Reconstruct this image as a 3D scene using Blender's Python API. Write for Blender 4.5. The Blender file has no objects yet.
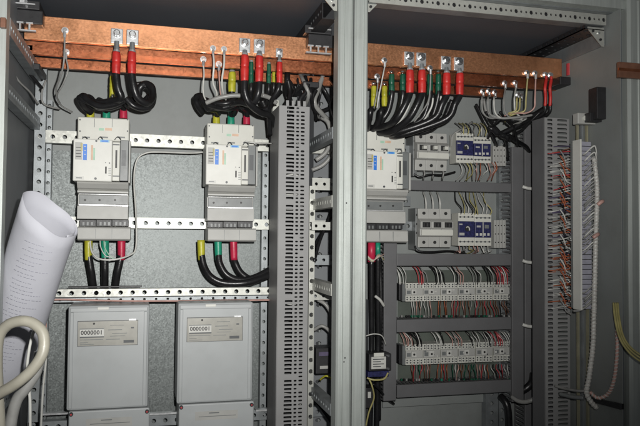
import bpy, math, random
from mathutils import Vector, Matrix
random.seed(7)
S = bpy.context.scene
COL = S.collection
R = math.radians

# ------------------------------------------------------------------ camera
CAMZ = 1.5
YAW, PITCH, ROLL, FPX = R(14.4), R(1.97), R(0.5), 685.0
_f = Vector((math.sin(YAW)*math.cos(PITCH), math.cos(YAW)*math.cos(PITCH), math.sin(PITCH)))
_r = Vector((math.cos(YAW), -math.sin(YAW), 0))
_u = _r.cross(_f)
_r, _u = _r*math.cos(ROLL)+_u*math.sin(ROLL), _u*math.cos(ROLL)-_r*math.sin(ROLL)
cam = bpy.data.objects.new('camera', bpy.data.cameras.new('camera'))
COL.objects.link(cam)
M = Matrix((_r, _u, -_f)).transposed().to_4x4()
M.translation = (0, 0, CAMZ)
cam.matrix_world = M
cam.data.sensor_width = 36; cam.data.lens = FPX/640*36
cam.data.clip_start = .02; cam.data.clip_end = 50
S.camera = cam

def P(px, py, Y):
    """photo pixel (640 wide) on the cabinet plane at distance Y"""
    d = _f + _r*((px-320)/FPX) + _u*((213-py)/FPX)
    return Vector((d.x*Y/d.y, Y, CAMZ + d.z*Y/d.y))

# ------------------------------------------------------------------ light: dim room + the camera's flash
w = bpy.data.worlds.new('World'); S.world = w; w.use_nodes = True
w.node_tree.nodes['Background'].inputs[0].default_value = (.95, .97, 1.0, 1)
w.node_tree.nodes['Background'].inputs[1].default_value = .045
fl = bpy.data.lights.new('camera_flash', 'SPOT')
fl.energy = 98; fl.spot_size = R(87); fl.spot_blend = 1.0; fl.shadow_soft_size = .009
fl.color = (1.0, .985, .95)
flo = bpy.data.objects.new('camera_flash', fl); COL.objects.link(flo)
flo.location = (.05, 0.0, CAMZ+.06)
aim = P(235, 85, 1.5) - flo.location
flo.rotation_euler = aim.to_track_quat('-Z', 'Y').to_euler()
S.view_settings.view_transform = 'Standard'; S.view_settings.look = 'None'
S.view_settings.exposure = 0; S.view_settings.gamma = 1
S.view_settings.use_curve_mapping = False
S.render.engine = 'CYCLES'
S.cycles.use_denoising = True
S.cycles.max_bounces = 6

# ------------------------------------------------------------------ materials
def mat(name, col, rough=.5, metal=0., var=.12, scale=40., bump=0., bscale=400., stretch=(1,1,1), rvar=.08, world=True, dirt=0., coat=0.):
    m = bpy.data.materials.new(name); m.use_nodes = True
    N, L = m.node_tree.nodes, m.node_tree.links
    b = N['Principled BSDF']
    tc = N.new('ShaderNodeNewGeometry') if world else N.new('ShaderNodeTexCoord')
    out = tc.outputs['Position'] if world else tc.outputs['Object']
    mp = N.new('ShaderNodeMapping'); mp.inputs['Scale'].default_value = stretch
    L.new(out, mp.inputs[0])
    n = N.new('ShaderNodeTexNoise'); n.inputs['Scale'].default_value = scale; n.inputs['Detail'].default_value = 5
    L.new(mp.outputs[0], n.inputs['Vector'])
    rp = N.new('ShaderNodeValToRGB')
    rp.color_ramp.elements[0].position = .3; rp.color_ramp.elements[1].position = .7
    rp.color_ramp.elements[0].color = tuple(c*(1-var) for c in col[:3])+(1,)
    rp.color_ramp.elements[1].color = tuple(min(1, c*(1+var)) for c in col[:3])+(1,)
    L.new(n.outputs[0], rp.inputs[0])
    csock = rp.outputs[0]
    if dirt > 0:
        n3 = N.new('ShaderNodeTexNoise'); n3.inputs['Scale'].default_value = 14; n3.inputs['Detail'].default_value = 9; n3.inputs['Roughness'].default_value = .7
        L.new(out, n3.inputs['Vector'])
        r3 = N.new('ShaderNodeValToRGB'); r3.color_ramp.elements[0].position = .48; r3.color_ramp.elements[1].position = .72
        r3.color_ramp.elements[0].color = (0, 0, 0, 1); r3.color_ramp.elements[1].color = (dirt,)*3+(1,)
        L.new(n3.outputs[0], r3.inputs[0])
        mx = N.new('ShaderNodeMixRGB'); mx.blend_type = 'MIX'
        L.new(r3.outputs[0], mx.inputs[0]); L.new(csock, mx.inputs[1])
        mx.inputs[2].default_value = (col[0]*.45, col[1]*.42, col[2]*.38, 1)
        csock = mx.outputs[0]
    L.new(csock, b.inputs['Base Color'])
    mr = N.new('ShaderNodeMapRange'); mr.inputs['To Min'].default_value = max(.02, rough-rvar); mr.inputs['To Max'].default_value = min(1, rough+rvar)
    n2 = N.new('ShaderNodeTexNoise'); n2.inputs['Scale'].default_value = scale*2.3; n2.inputs['Detail'].default_value = 4
    L.new(mp.outputs[0], n2.inputs['Vector']); L.new(n2.outputs[0], mr.inputs['Value']); L.new(mr.outputs[0], b.inputs['Roughness'])
    b.inputs['Metallic'].default_value = metal
    if coat: b.inputs['Coat Weight'].default_value = coat
    if bump:
        nb = N.new('ShaderNodeTexNoise'); nb.inputs['Scale'].default_value = bscale; nb.inputs['Detail'].default_value = 3
        L.new(mp.outputs[0], nb.inputs['Vector'])
        bp = N.new('ShaderNodeBump'); bp.inputs['Strength'].default_value = bump; bp.inputs['Distance'].default_value = .001
        L.new(nb.outputs[0], bp.inputs['Height']); L.new(bp.outputs[0], b.inputs['Normal'])
    return m

def spangle(name, col, scale, tilt, metal, rough, cvar=.25):
    """zinc flowers: every crystal tilts a little its own way"""
    m = bpy.data.materials.new(name); m.use_nodes = True
    N, L = m.node_tree.nodes, m.node_tree.links
    b = N['Principled BSDF']; g = N.new('ShaderNodeNewGeometry')
    nz = N.new('ShaderNodeTexNoise'); nz.inputs['Scale'].default_value = scale*1.6; nz.inputs['Detail'].default_value = 3
    L.new(g.outputs['Position'], nz.inputs['Vector'])
    ad = N.new('ShaderNodeVectorMath'); ad.operation = 'MULTIPLY_ADD'
    L.new(nz.outputs['Color'], ad.inputs[0]); ad.inputs[1].default_value = (.6/scale,)*3; L.new(g.outputs['Position'], ad.inputs[2])
    v = N.new('ShaderNodeTexVoronoi'); v.inputs['Scale'].default_value = scale
    L.new(ad.outputs[0], v.inputs['Vector'])
    sb = N.new('ShaderNodeVectorMath'); sb.operation = 'SUBTRACT'; L.new(v.outputs['Color'], sb.inputs[0]); sb.inputs[1].default_value = (.5,.5,.5)
    sc = N.new('ShaderNodeVectorMath'); sc.operation = 'SCALE'; L.new(sb.outputs[0], sc.inputs[0]); sc.inputs['Scale'].default_value = tilt
    a2 = N.new('ShaderNodeVectorMath'); a2.operation = 'ADD'; L.new(sc.outputs[0], a2.inputs[0]); L.new(g.outputs['Normal'], a2.inputs[1])
    nn = N.new('ShaderNodeVectorMath'); nn.operation = 'NORMALIZE'; L.new(a2.outputs[0], nn.inputs[0]); L.new(nn.outputs[0], b.inputs['Normal'])
    sp = N.new('ShaderNodeSeparateColor'); L.new(v.outputs['Color'], sp.inputs[0])
    rp = N.new('ShaderNodeValToRGB')
    rp.color_ramp.elements[0].color = tuple(c*(1-cvar) for c in col)+(1,); rp.color_ramp.elements[1].color = tuple(c*(1+cvar) for c in col)+(1,)
    L.new(sp.outputs[0], rp.inputs[0]); L.new(rp.outputs[0], b.inputs['Base Color'])
    b.inputs['Metallic'].default_value = metal; b.inputs['Roughness'].default_value = rough
    return m

MT = dict(
    galv=spangle('galvanised_steel', (.46,.465,.43), 170, .05, .45, .45, .07),
    zinc=spangle('zinc_spangle', (.165,.18,.178), 360, .10, .5, .48, .13),
    post=mat('galvanised_post', (.42,.45,.43), .45, .4, .10, 6, .15, 300, (30,30,1.2), dirt=.2),
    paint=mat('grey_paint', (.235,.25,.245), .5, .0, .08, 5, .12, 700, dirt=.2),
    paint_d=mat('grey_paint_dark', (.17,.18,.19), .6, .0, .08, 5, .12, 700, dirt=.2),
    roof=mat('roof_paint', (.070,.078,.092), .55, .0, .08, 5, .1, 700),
    rearpost=mat('rear_post_steel', (.27,.29,.30), .45, .5, .2, 30, .1, dirt=.3),
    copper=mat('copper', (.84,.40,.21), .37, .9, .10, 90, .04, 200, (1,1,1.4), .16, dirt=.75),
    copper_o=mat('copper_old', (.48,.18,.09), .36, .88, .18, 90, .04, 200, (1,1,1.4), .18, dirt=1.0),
    black=mat('black_rubber', (.012,.012,.013), .33, 0, .3, 60, .25, 300),
    blackp=mat('black_plastic', (.02,.02,.022), .45, 0, .2, 60, .1, 300),
    red=mat('red_sleeve', (.52,.028,.024), .42, 0, .18, 60, .25, 200),
    redd=mat('dark_red_sleeve', (.48,.02,.06), .42, 0, .18, 60, .2, 200),
    green=mat('green_sleeve', (.015,.26,.16), .38, 0, .2, 60, .2, 200),
    dgreen=mat('dark_green_sleeve', (.008,.09,.05), .4, 0, .2, 60, .2, 200),
    yellow=mat('yellow_sleeve', (.42,.40,.03), .4, 0, .2, 60, .2, 200),
    white=mat('white_plastic', (.66,.66,.62), .45, 0, .04, 20, .05, 900, dirt=.12),
    cream=mat('cream_plastic', (.60,.60,.55), .45, 0, .05, 20, .05, 900, dirt=.15),
    lgrey=mat('light_grey_plastic', (.41,.41,.39), .45, 0, .05, 20, .05, 900, dirt=.2),
    mgrey=mat('mid_grey_plastic', (.16,.17,.17), .4, 0, .1, 30, .05, 900),
    dgrey=mat('dark_grey_plastic', (.07,.075,.08), .42, 0, .15, 30, .05, 900),
    meter=mat('meter_plastic', (.40,.42,.425), .38, 0, .04, 9, .06, 900, dirt=.12),
    plate=mat('meter_plate', (.27,.265,.24), .4, .3, .08, 60, .03, 900),
    blue=mat('blue_label', (.03,.18,.62), .4, 0, .1, 60),
    cyan=mat('pale_blue_label', (.22,.45,.62), .4, 0, .1, 60),
    navy=mat('navy_label', (.020,.022,.085), .4, 0, .5, 200),
    peach=mat('peach_print', (.62,.42,.30), .5, 0, .1, 60),
    mint=mat('mint_print', (.35,.55,.42), .5, 0, .1, 60),
    print=mat('faint_print', (.36,.36,.43), .8, 0, .1, 60),
    ink=mat('ink', (.02,.02,.02), .5, 0, .1, 60),
    nickel=mat('bolt_nickel', (.80,.81,.82), .27, 1.0, .10, 60, .25, 120),
    tin=mat('tinned_lug', (.66,.67,.68), .36, .7, .15, 60, .3, 120),
    duct=mat('duct_plastic', (.26,.26,.26), .5, 0, .06, 8, .06, 700, dirt=.15),
    duct_d=mat('duct_plastic_dark', (.13,.13,.135), .5, 0, .08, 8, .06, 700, dirt=.2),
    paper=mat('paper', (.45,.455,.50), .8, 0, .06, 9, .9, 22),
    ivory=mat('ivory_conduit', (.34,.325,.27), .4, 0, .15, 25, .1, 300, coat=.4, dirt=.3),
    wwhite=mat('white_wire', (.55,.55,.52), .4, 0, .12, 50, .1, 300),
    wgrey=mat('grey_wire', (.26,.26,.25), .4, 0, .15, 50, .1, 300),
    worange=mat('orange_wire', (.36,.10,.045), .4, 0, .2, 50),
    wred=mat('red_wire', (.45,.05,.06), .4, 0, .2, 50),
    wpink=mat('pink_wire', (.50,.30,.26), .4, 0, .2, 50),
    wyellow=mat('yellow_wire', (.40,.36,.15), .4, 0, .2, 50),
    wbrown=mat('brown_wire', (.17,.08,.05), .4, 0, .2, 50),
    wviolet=mat('violet_wire', (.09,.075,.13), .4, 0, .2, 50),
    lav=mat('lavender_plastic', (.34,.34,.40), .4, 0, .1, 90, .1, 600),
    olive=mat('green_backing', (.085,.10,.085), .6, 0, .15, 30),
    brass=mat('passivated_rail', (.38,.36,.25), .4, .5, .2, 30, .1),
    wrap=mat('spiral_wrap', (.50,.48,.45), .4, 0, .25, 70, .3, 260),
)

# ------------------------------------------------------------------ mesh builder
class MB:
    def __init__(s): s.v=[]; s.f=[]
    def quad(s, a,b,c,d):
        n=len(s.v); s.v += [tuple(a),tuple(b),tuple(c),tuple(d)]; s.f.append((n,n+1,n+2,n+3)); return s
    def hexa(s, p):
        """p: 8 corners, bottom ring then top ring"""
        n=len(s.v); s.v += [tuple(q) for q in p]
        for f in ((3,2,1,0),(4,5,6,7),(0,1,5,4),(1,2,6,5),(2,3,7,6),(3,0,4,7)): s.f.append(tuple(n+i for i in f))
        return s
    def box(s, x0,x1,y0,y1,z0,z1):
        if x0>x1: x0,x1=x1,x0
        if y0>y1: y0,y1=y1,y0
        if z0>z1: z0,z1=z1,z0
        return s.hexa([(x0,y0,z0),(x1,y0,z0),(x1,y1,z0),(x0,y1,z0),(x0,y0,z1),(x1,y0,z1),(x1,y1,z1),(x0,y1,z1)])
    def prism(s, poly, axis, a, b):
        """poly: 2D outline; extruded along axis index from a to b"""
        def p3(q, t):
            r=[q[0],q[1]]; r.insert(axis, t); return tuple(r)
        n=len(s.v); k=len(poly)
        s.v += [p3(q,a) for q in poly]+[p3(q,b) for q in poly]
        s.f.append(tuple(range(n+k-1,n-1,-1))); s.f.append(tuple(range(n+k,n+2*k)))
        for i in range(k):
            j=(i+1)%k; s.f.append((n+i,n+j,n+k+j,n+k+i))
        return s
    def cyl(s, a, b, r, n=12, r2=None):
        a=Vector(a); b=Vector(b); r2 = r if r2 is None else r2
        t=(b-a).normalized(); u=t.orthogonal().normalized(); w_=t.cross(u); k=len(s.v)
        for c,rr in ((a,r),(b,r2)):
            for i in range(n):
                g=2*math.pi*i/n; s.v.append(tuple(c+(u*math.cos(g)+w_*math.sin(g))*rr))
        for i in range(n):
            j=(i+1)%n; s.f.append((k+i,k+j,k+n+j,k+n+i))
        s.f.append(tuple(k+i for i in range(n-1,-1,-1))); s.f.append(tuple(k+n+i for i in range(n)))
        return s
    def tube(s, pts, r, n=8, sub=5, caps=True, rs=None):
        pts=[Vector(p) for p in pts]
        path=[]; rad=[]
        m=len(pts)
        for i in range(m-1):
            p0=pts[max(i-1,0)]; p1=pts[i]; p2=pts[i+1]; p3=pts[min(i+2,m-1)]
            kk = 1 if m==2 else sub
            for k in range(kk):
                t=k/kk; t2=t*t; t3=t2*t
                path.append(.5*((2*p1)+(p2-p0)*t+(2*p0-5*p1+4*p2-p3)*t2+(3*p1-p0-3*p2+p3)*t3))
                rad.append(r if rs is None else rs[i]*(1-t)+rs[i+1]*t)
        path.append(pts[-1]); rad.append(r if rs is None else rs[-1])
        k0=len(s.v); u=None
        for i,p in enumerate(path):
            t=(path[min(i+1,len(path)-1)]-path[max(i-1,0)])
            if t.length<1e-9: t=Vector((0,0,1))
            t.normalize()
            u = t.orthogonal().normalized() if u is None else (u-t*u.dot(t)).normalized()
            w_=t.cross(u)
            for j in range(n):
                g=2*math.pi*j/n; s.v.append(tuple(p+(u*math.cos(g)+w_*math.sin(g))*rad[i]))
        for i in range(len(path)-1):
            for j in range(n):
                a=k0+i*n+j; b=k0+i*n+(j+1)%n; s.f.append((a,b,b+n,a+n))
        if caps:
            s.f.append(tuple(k0+j for j in range(n-1,-1,-1)))
            e=k0+(len(path)-1)*n; s.f.append(tuple(e+j for j in range(n)))
        return s
    def perf(s, o, U, V, nu, nv, hole, th):
        """sheet from o spanned by U and V with nu x nv cells; hole(i,j)->(ru,rv) half sizes as a share of the cell, or None; thickness th away from the viewer (U x V)"""
        o=Vector(o); U=Vector(U); V=Vector(V); nr=U.cross(V).normalized()*th
        du=U/nu; dv=V/nv
        sq=[(-1,-1),(0,-1),(1,-1),(1,0),(1,1),(0,1),(-1,1),(-1,0)]
        for i in range(nu):
            for j in range(nv):
                c=o+du*(i+.5)+dv*(j+.5); h=hole(i,j); k=len(s.v)
                outer=[c+du*(a*.5)+dv*(b*.5) for a,b in sq]
                if h is None:
                    s.v += [tuple(outer[q]) for q in (0,2,4,6)]+[tuple(outer[q]+nr) for q in (0,2,4,6)]
                    s.f += [(k,k+1,k+2,k+3),(k+7,k+6,k+5,k+4)]
                    continue
                ru,rv=h[0],h[1]; d=.7071 if len(h)<3 else h[2]
                inn=[c+du*(a*ru*(d if a and b else 1))+dv*(b*rv*(d if a and b else 1)) for a,b in sq]
                s.v += [tuple(p) for p in outer+inn]+[tuple(p+nr) for p in outer+inn]
                for q in range(8):
                    t=(q+1)%8
                    s.f.append((k+q,k+t,k+8+t,k+8+q))
                    s.f.append((k+16+t,k+16+q,k+24+q,k+24+t))
                    s.f.append((k+8+q,k+8+t,k+24+t,k+24+q))
        # rim
        for a,b in ((o,o+U),(o+U,o+U+V),(o+U+V,o+V),(o+V,o)): s.quad(a,a+nr,b+nr,b)
        return s
    def build(s, name, m, parent=None, bevel=0, smooth=False):
        off = Vector((0,0,0))
        q = parent
        while q is not None: off += q.location; q = q.parent
        me=bpy.data.meshes.new(name); me.from_pydata([tuple(Vector(v)-off) for v in s.v],[],s.f); me.update()
        me.materials.append(MT[m] if isinstance(m,str) else m)
        if smooth:
            for p in me.polygons: p.use_smooth = len(p.vertices)==4
        o=bpy.data.objects.new(name, me); COL.objects.link(o)
        if parent is not None: o.parent=parent
        if bevel:
            b=o.modifiers.new('bevel','BEVEL'); b.width=bevel; b.segments=2; b.limit_method='ANGLE'; b.angle_limit=R(50)
        return o

def tag(o, label, cat, group=None):
    o['label']=label; o['category']=cat
    if group: o['group']=group
    return o
def thing(name, label, cat, loc, group=None):
    o=bpy.data.objects.new(name,None); o.empty_display_size=.02; COL.objects.link(o); o.location=loc
    bpy.context.view_layer  # links only
    return tag(o,label,cat,group)
def struct(o): o['kind']='structure'; return o
def dup(root, dv, label, group=None):
    r=root.copy(); COL.objects.link(r); r.location=root.location+Vector(dv); r['label']=label
    if group: r['group']=group
    for ch in list(root.children):
        c=ch.copy(); COL.objects.link(c); c.parent=r
        for g in ch.children:
            d=g.copy(); COL.objects.link(d); d.parent=c
    return r
def pb(mb, a,b,c,d, Y0,Y1):
    """box whose front face (at Y0) covers photo pixels a,b - c,d and which reaches back to Y1"""
    mx,my=(a+c)/2,(b+d)/2
    return mb.box(P(a,my,Y0).x, P(c,my,Y0).x, Y0, Y1, P(mx,d,Y0).z, P(mx,b,Y0).z)
def text_mesh(body, size, x, y, z, m, parent, name='lettering', ext=.0002, roty=0):
    cu=bpy.data.curves.new(name,'FONT'); cu.body=body; cu.size=size; cu.extrude=ext; cu.align_x='CENTER'; cu.align_y='CENTER'; cu.resolution_u=2; cu.offset=size*.022 if size>.012 else 0; cu.space_character=1.02
    t=bpy.data.objects.new('tmp',cu); COL.objects.link(t)
    me=bpy.data.meshes.new_from_object(t.evaluated_get(bpy.context.evaluated_depsgraph_get()))
    bpy.data.objects.remove(t)
    me.transform(Matrix.Translation((x,y,z)) @ Matrix.Rotation(R(90),4,'X'))
    off=Vector((0,0,0)); q=parent
    while q is not None: off+=q.location; q=q.parent
    me.transform(Matrix.Translation(-off)); me.materials.clear(); me.materials.append(MT[m])
    o=bpy.data.objects.new(name,me); COL.objects.link(o); o.parent=parent
    return o

def cable(name,label,pts,r,m_,cat='cable',n=8,group=None,sub=6):
    o=MB().tube([P(*q) for q in pts],r,n,sub).build(name,m_,smooth=True)
    return tag(o,label,cat,group)

# ------------------------------------------------------------------ key planes
YF, YB = 1.30, 1.68
XL = P(12, 213, 1.25).x            # left wall
XR = P(607, 24, YF).x              # right wall
XC = P(337, 213, YF).x             # start of the joint between both sections
XC2 = P(367, 213, YF).x
ZT = P(607, 24, YF).z              # roof
Z0 = .12                           # cabinet floor
print('planes', XL, XC, XC2, XR, ZT)

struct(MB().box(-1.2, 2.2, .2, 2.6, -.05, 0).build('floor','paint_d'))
# walls of the cabinet
ZS = P(160, 154, YB).z
struct(MB().box(XL-.03, XC, YB, YB+.002, ZS, ZT).build('back_wall_upper_sheet','paint'))
struct(MB().box(XL-.03, XC, YB-.006, YB+.002, Z0, ZS-.0005).build('back_wall_lower_sheet','zinc'))
struct(MB().box(XC2, XR+.03, YB, YB+.002, Z0, ZT).build('back_wall_right_sheet','paint'))
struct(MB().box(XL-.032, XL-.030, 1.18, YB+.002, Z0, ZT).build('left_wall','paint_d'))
struct(MB().box(XR+.004, XR+.006, 1.262, YB, Z0, ZT+.05).build('right_wall','paint'))
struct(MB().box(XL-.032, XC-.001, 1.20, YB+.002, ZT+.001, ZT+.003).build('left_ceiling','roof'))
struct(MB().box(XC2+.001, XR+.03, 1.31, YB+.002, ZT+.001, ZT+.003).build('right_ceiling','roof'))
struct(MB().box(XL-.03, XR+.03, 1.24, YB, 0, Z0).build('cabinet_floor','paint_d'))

# ------------------------------------------------------------------ frame posts
def post_profile(x0, x1, y0, d, rib):
    """C profile seen from above, with a raised rib and grooves along the front face"""
    w_=x1-x0; g=w_
    return [(x0,y0+d),(x0,y0+.003),(x0+g*.12,y0),(x0+g*.30,y0),(x0+g*.33,y0+rib),(x0+g*.40,y0+rib),(x0+g*.43,y0),(x0+g*.86,y0),
            (x1,y0+.003),(x1,y0+d),(x1-.003,y0+d),(x1-.003,y0+.006),(x0+.003,y0+.006),(x0+.003,y0+d)]
def post(name, px0, px1, label, y0=YF, d=.035, m='post', rib=.0022, flip=False):
    x0,x1=P(px0,213,y0).x,P(px1,213,y0).x
    poly=post_profile(x0,x1,y0,d,rib)
    if flip: poly=[(x0+x1-a,b) for a,b in reversed(poly)]
    t=thing(name,label,'frame post',(x0,y0,0))
    MB().prism(poly,2,.0,ZT+.04).build('profile',m,t)
    return t
t=post('frame_post',337.2,352.4,'left of the two tall galvanised frame posts joined side by side between the cabinet halves')
t2=post('frame_post',353.6,367.2,'right of the two tall galvanised frame posts joined side by side between the cabinet halves', flip=True)
MB().box(P(352.2,213,YF).x,P(353.8,213,YF).x,YF+.006,YF+.03,0,ZT+.04).build('joint_seal','blackp',t)
for px_,py_ in ((346.5,203),(345,358),(344,362)):
    q=P(px_,py_,YF-.0002); MB().cyl(q,q+Vector((0,.002,0)),.0016,8).build('mark','ink',t)
post('frame_post',629,655,'greenish galvanised front post at the right edge beside the open side panel', y0=1.25, d=.03)
t=thing('inner_post','post darkened like a shaded gap between the right side panel and the bright front post','frame post',(P(622,213,1.27).x,1.27,0))
MB().prism([(P(621,213,1.27).x,1.27),(P(629.5,213,1.27).x,1.268),(P(629.5,213,1.27).x,1.30),(P(621,213,1.27).x,1.30)],2,0,ZT).build('profile','roof',t)  # dark roof colour stands in for the shade of a gap here
post('frame_post',-30,1.5,'pale front post at the left edge of the cabinet behind the paper roll', y0=1.18, d=.03)

def perf_rail(name, label, x0,x1,Y,z0,z1, n, hr=.2, m='galv', flange=.02, group=None, cat='mounting rail', big=None):
    """folded channel with a row of punched holes along its face"""
    t=thing(name,label,cat,(x0,Y,z0),group)
    cell=(x1-x0)/n; h=z1-z0
    def hole(i,j):
        k = hr if not big else (hr*big if i%3==0 else hr)
        return (k, k*cell/h)
    # face looks at -Y: U = +X, V = +Z gives U x V = -Y, so thickness is negative
    MB().perf((x0,Y,z0),(x1-x0,0,0),(0,0,h),n,1,hole,-.0022).build('face',m,t)
    f=MB(); f.box(x0,x1,Y+.0023,Y+flange,z1-.0022,z1); f.box(x0,x1,Y+.0023,Y+flange,z0,z0+.0022)
    f.build('flange',m,t)
    return t
XE = P(334,213,1.6).x
def hz(label, px, ya, yb, Y, x0=None, x1=None, **k):
    a=P(px,yb,Y); b=P(px,ya,Y); xa = XL-.02 if x0 is None else x0; xb = XE if x1 is None else x1
    return perf_rail('mounting_rail',label,xa,xb,Y,a.z,b.z,max(2,round((xb-xa)/.025)),**k)
hz('punched galvanised rail running behind the three circuit breakers near their tops', 160,135,147,1.605)
hz('punched galvanised rail running behind the lower ends of the circuit breakers', 160,218,228.5,1.605)
hz('long punched galvanised rail just above the two electricity meters', 160,288.5,296,1.56)
hz('dull flange rail directly under the long punched rail above the meters', 160,297,301,1.575, m='rearpost', hr=.12)
hz('punched rail at the bottom carrying the lower ends of the meters', 160,415.5,426,1.60, m='rearpost')
hz('short bare rail behind the right breaker, left of the upper triple breaker', 400,196,206,1.62, x0=XC2+.01, x1=P(392,213,1.62).x+.05, m='rearpost')
hz('punched rail that carries the lower triple breaker and blue relays', 440,222,231,1.625, x0=P(375,213,1.62).x, x1=P(505,213,1.62).x, m='rearpost')
hz('punched rail that carries the upper triple breaker and blue relays', 440,147,156,1.625, x0=P(400,213,1.62).x, x1=P(505,213,1.62).x, m='rearpost')
# bright lip on the bottom rail
def vpost(name,label,px0,px1,ya,yb,Y,n=None,m='rearpost',hr=.2,cols=1,cat='slotted post'):
    a=P((px0+px1)/2,yb,Y); b=P((px0+px1)/2,ya,Y); x0=P(px0,213,Y).x; x1=P(px1,213,Y).x
    L_=b.z-a.z; n=n or max(2,round(L_/.025)); cell=L_/n; w_=(x1-x0)/cols
    t=thing(name,label,cat,(x0,Y,a.z))
    MB().perf((x0,Y,a.z),(x1-x0,0,0),(0,0,L_),cols,n,lambda i,j:(hr*cell/w_,hr),-.0022).build('face',m,t)
    f=MB(); f.box(x0,x0+.0022,Y+.0023,Y+.022,a.z,b.z); f.box(x1-.0022,x1,Y+.0023,Y+.022,a.z,b.z); f.build('flange',m,t)
    return t
vpost('slotted_post','punched upright at the back left, beside the left circuit breaker',32.5,43.5,62,560,1.60)
vpost('slotted_post','narrow dark punched upright just right of the back left one',44.5,50,100,560,1.64,hr=.16)
vpost('slotted_post','narrow dark punched upright left of the tall slotted duct',262,268,150,560,1.63,hr=.16)
vpost('slotted_post','plain upright rail touching the tall slotted duct on its left',271.5,277.5,100,560,1.60,hr=.10,m='galv')
vpost('slotted_post','punched upright right of the tall slotted duct, beside the joined posts',309.5,315,186,560,1.50,m='galv')
vpost('slotted_post','upright with fine holes behind the blue relays at the right panel edge',499,511,140,560,1.64,hr=.2,cols=2)
vpost('slotted_post','dark upright below the grey duct frame, near its lower right corner',486,498,380,560,1.64,hr=.2)
vpost('slotted_post','slim upright in the gap just right of the joined front posts',369,373,300,560,1.62,hr=.2)

# rails running front to back
def depth_rail(label, x, z, y0, y1, face, h=.022, m='rearpost', n=None, w_=.018):
    t=thing('side_rail',label,'side rail',(x,y0,z))
    n=n or round((y1-y0)/.02); cell=(y1-y0)/n
    if face>0:   # looks at +X
        MB().perf((x,y0,z),(0,y1-y0,0),(0,0,h),n,1,lambda i,j:(.24,.24*cell/h),-.002).build('face',m,t)
        MB().box(x-w_,x-.0021,y0,y1,z,z+.002).box(x-w_,x-.0021,y0,y1,z+h-.002,z+h).build('flange',m,t)
    else:
        MB().perf((x,y0,z),(0,y1-y0,0),(0,0,h),n,1,lambda i,j:(.24,.24*cell/h),.002).build('face',m,t)
        MB().box(x+.0021,x+w_,y0,y1,z,z+.002).box(x+.0021,x+w_,y0,y1,z+h-.002,z+h).build('flange',m,t)
    return t
depth_rail('dark punched rail sloping from the copper bars towards the back left corner', XL-.008, CAMZ+.335, 1.24, 1.60, 1, .030)
depth_rail('lower dark punched rail on the left wall, under the upper sloping one', XL-.008, CAMZ+.228, 1.20, 1.60, 1, .026)
depth_rail('dark punched rail low on the left wall beside the paper roll', XL-.008, CAMZ-.30, 1.20, 1.60, 1, .026)
XM = XC+.004
depth_rail('black punched roof rail at the top right corner of the left cabinet half', XM-.03, ZT-.035, 1.33, YB, -1, .034, m='blackp', w_=.03)
for k,(dz,lb) in enumerate(((.20,'side rail seen between tall duct and joined posts, level with the breaker tops'),(.06,'side rail between tall duct and joined posts, level with the breaker bottoms'),(-.12,'side rail between tall duct and joined posts, level with the meter tops'),(-.36,'lowest side rail between tall duct and joined posts'))):
    depth_rail(lb, XM-.004, CAMZ+dz, 1.34, 1.66, -1, .024, m='galv' if k in (1,2) else 'rearpost')
# right roof rail (front to back) with deep inward lip
t=thing('roof_rail','dark roof rail running back from the top right corner of the cabinet','roof rail',(XR,1.31,ZT-.05))
MB().perf((XR-.05,1.31,ZT-.012),(.05,0,0),(0,YB-1.32,0),2,14,lambda i,j:(.2,.2),.002).build('lip','blackp',t)
MB().perf((XR-.05,1.31,ZT-.012),(0,YB-1.32,0),(0,0,.012),16,1,lambda i,j:(.2,.3),.002).build('side','blackp',t)
MB().box(XR-.0,XR+.002,1.31,YB-.01,ZT-.045,ZT-.013).build('flange','rearpost',t)
# front roof rail of the right half
t=thing('roof_rail','bright punched front roof rail over the right cabinet half','roof rail',(XC2,1.30,ZT))
n=46
MB().perf((XC2+.002,1.30,ZT-.003),(XR-XC2-.004,0,0),(0,0,.0235),n,1,lambda i,j:((.36,.205) if i%3==0 else (.21,.12)),-.002).build('face','galv',t)
MB().box(XC2+.002,XR+.03,1.285,1.2995,ZT+.0208,ZT+.0235).build('step','rearpost',t)
MB().box(XC2+.002,XR+.06,1.26,1.284,ZT+.022,ZT+.10).build('cap','post',t)
MB().box(XC2+.002,XR-.002,1.3025,1.33,ZT-.003,ZT-.001).build('flange','rearpost',t)
MB().box(XC2+.002,XR-.002,1.306,1.33,ZT+.004,ZT+.03).build('channel','blackp',t)  # added black block behind the rail keeps its holes dark
# corner brackets
def bracket(label,x,z,y,sx,s_=.03):
    t=thing('corner_bracket',label,'bracket',(x,y,z))
    MB().prism([(x,z),(x+sx*s_,z),(x+sx*s_,z-.004),(x+sx*.006,z-s_),(x,z-s_)],1,y,y+.002).build('gusset','galv',t)
    for a,b in ((.35,.3),(.7,.22),(.25,.65)):
        q=Vector((x+sx*s_*a,y,z-s_*b)); MB().cyl(q+Vector((0,-.003,0)),q,.003,8).build('bolt','nickel' if a==.35 else 'blackp',t)
bracket('small steel corner bracket under the roof rail left of the joined posts',P(337,0,1.31).x,P(337,-4,1.31).z,1.31,-1)
bracket('small steel corner bracket under the roof rail right of the joined posts',P(367,0,1.31).x,P(367,-3,1.31).z,1.31,1)
bracket('triangular steel corner bracket at the top right corner',XR,ZT-.006,1.31,-1,.042)

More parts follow.
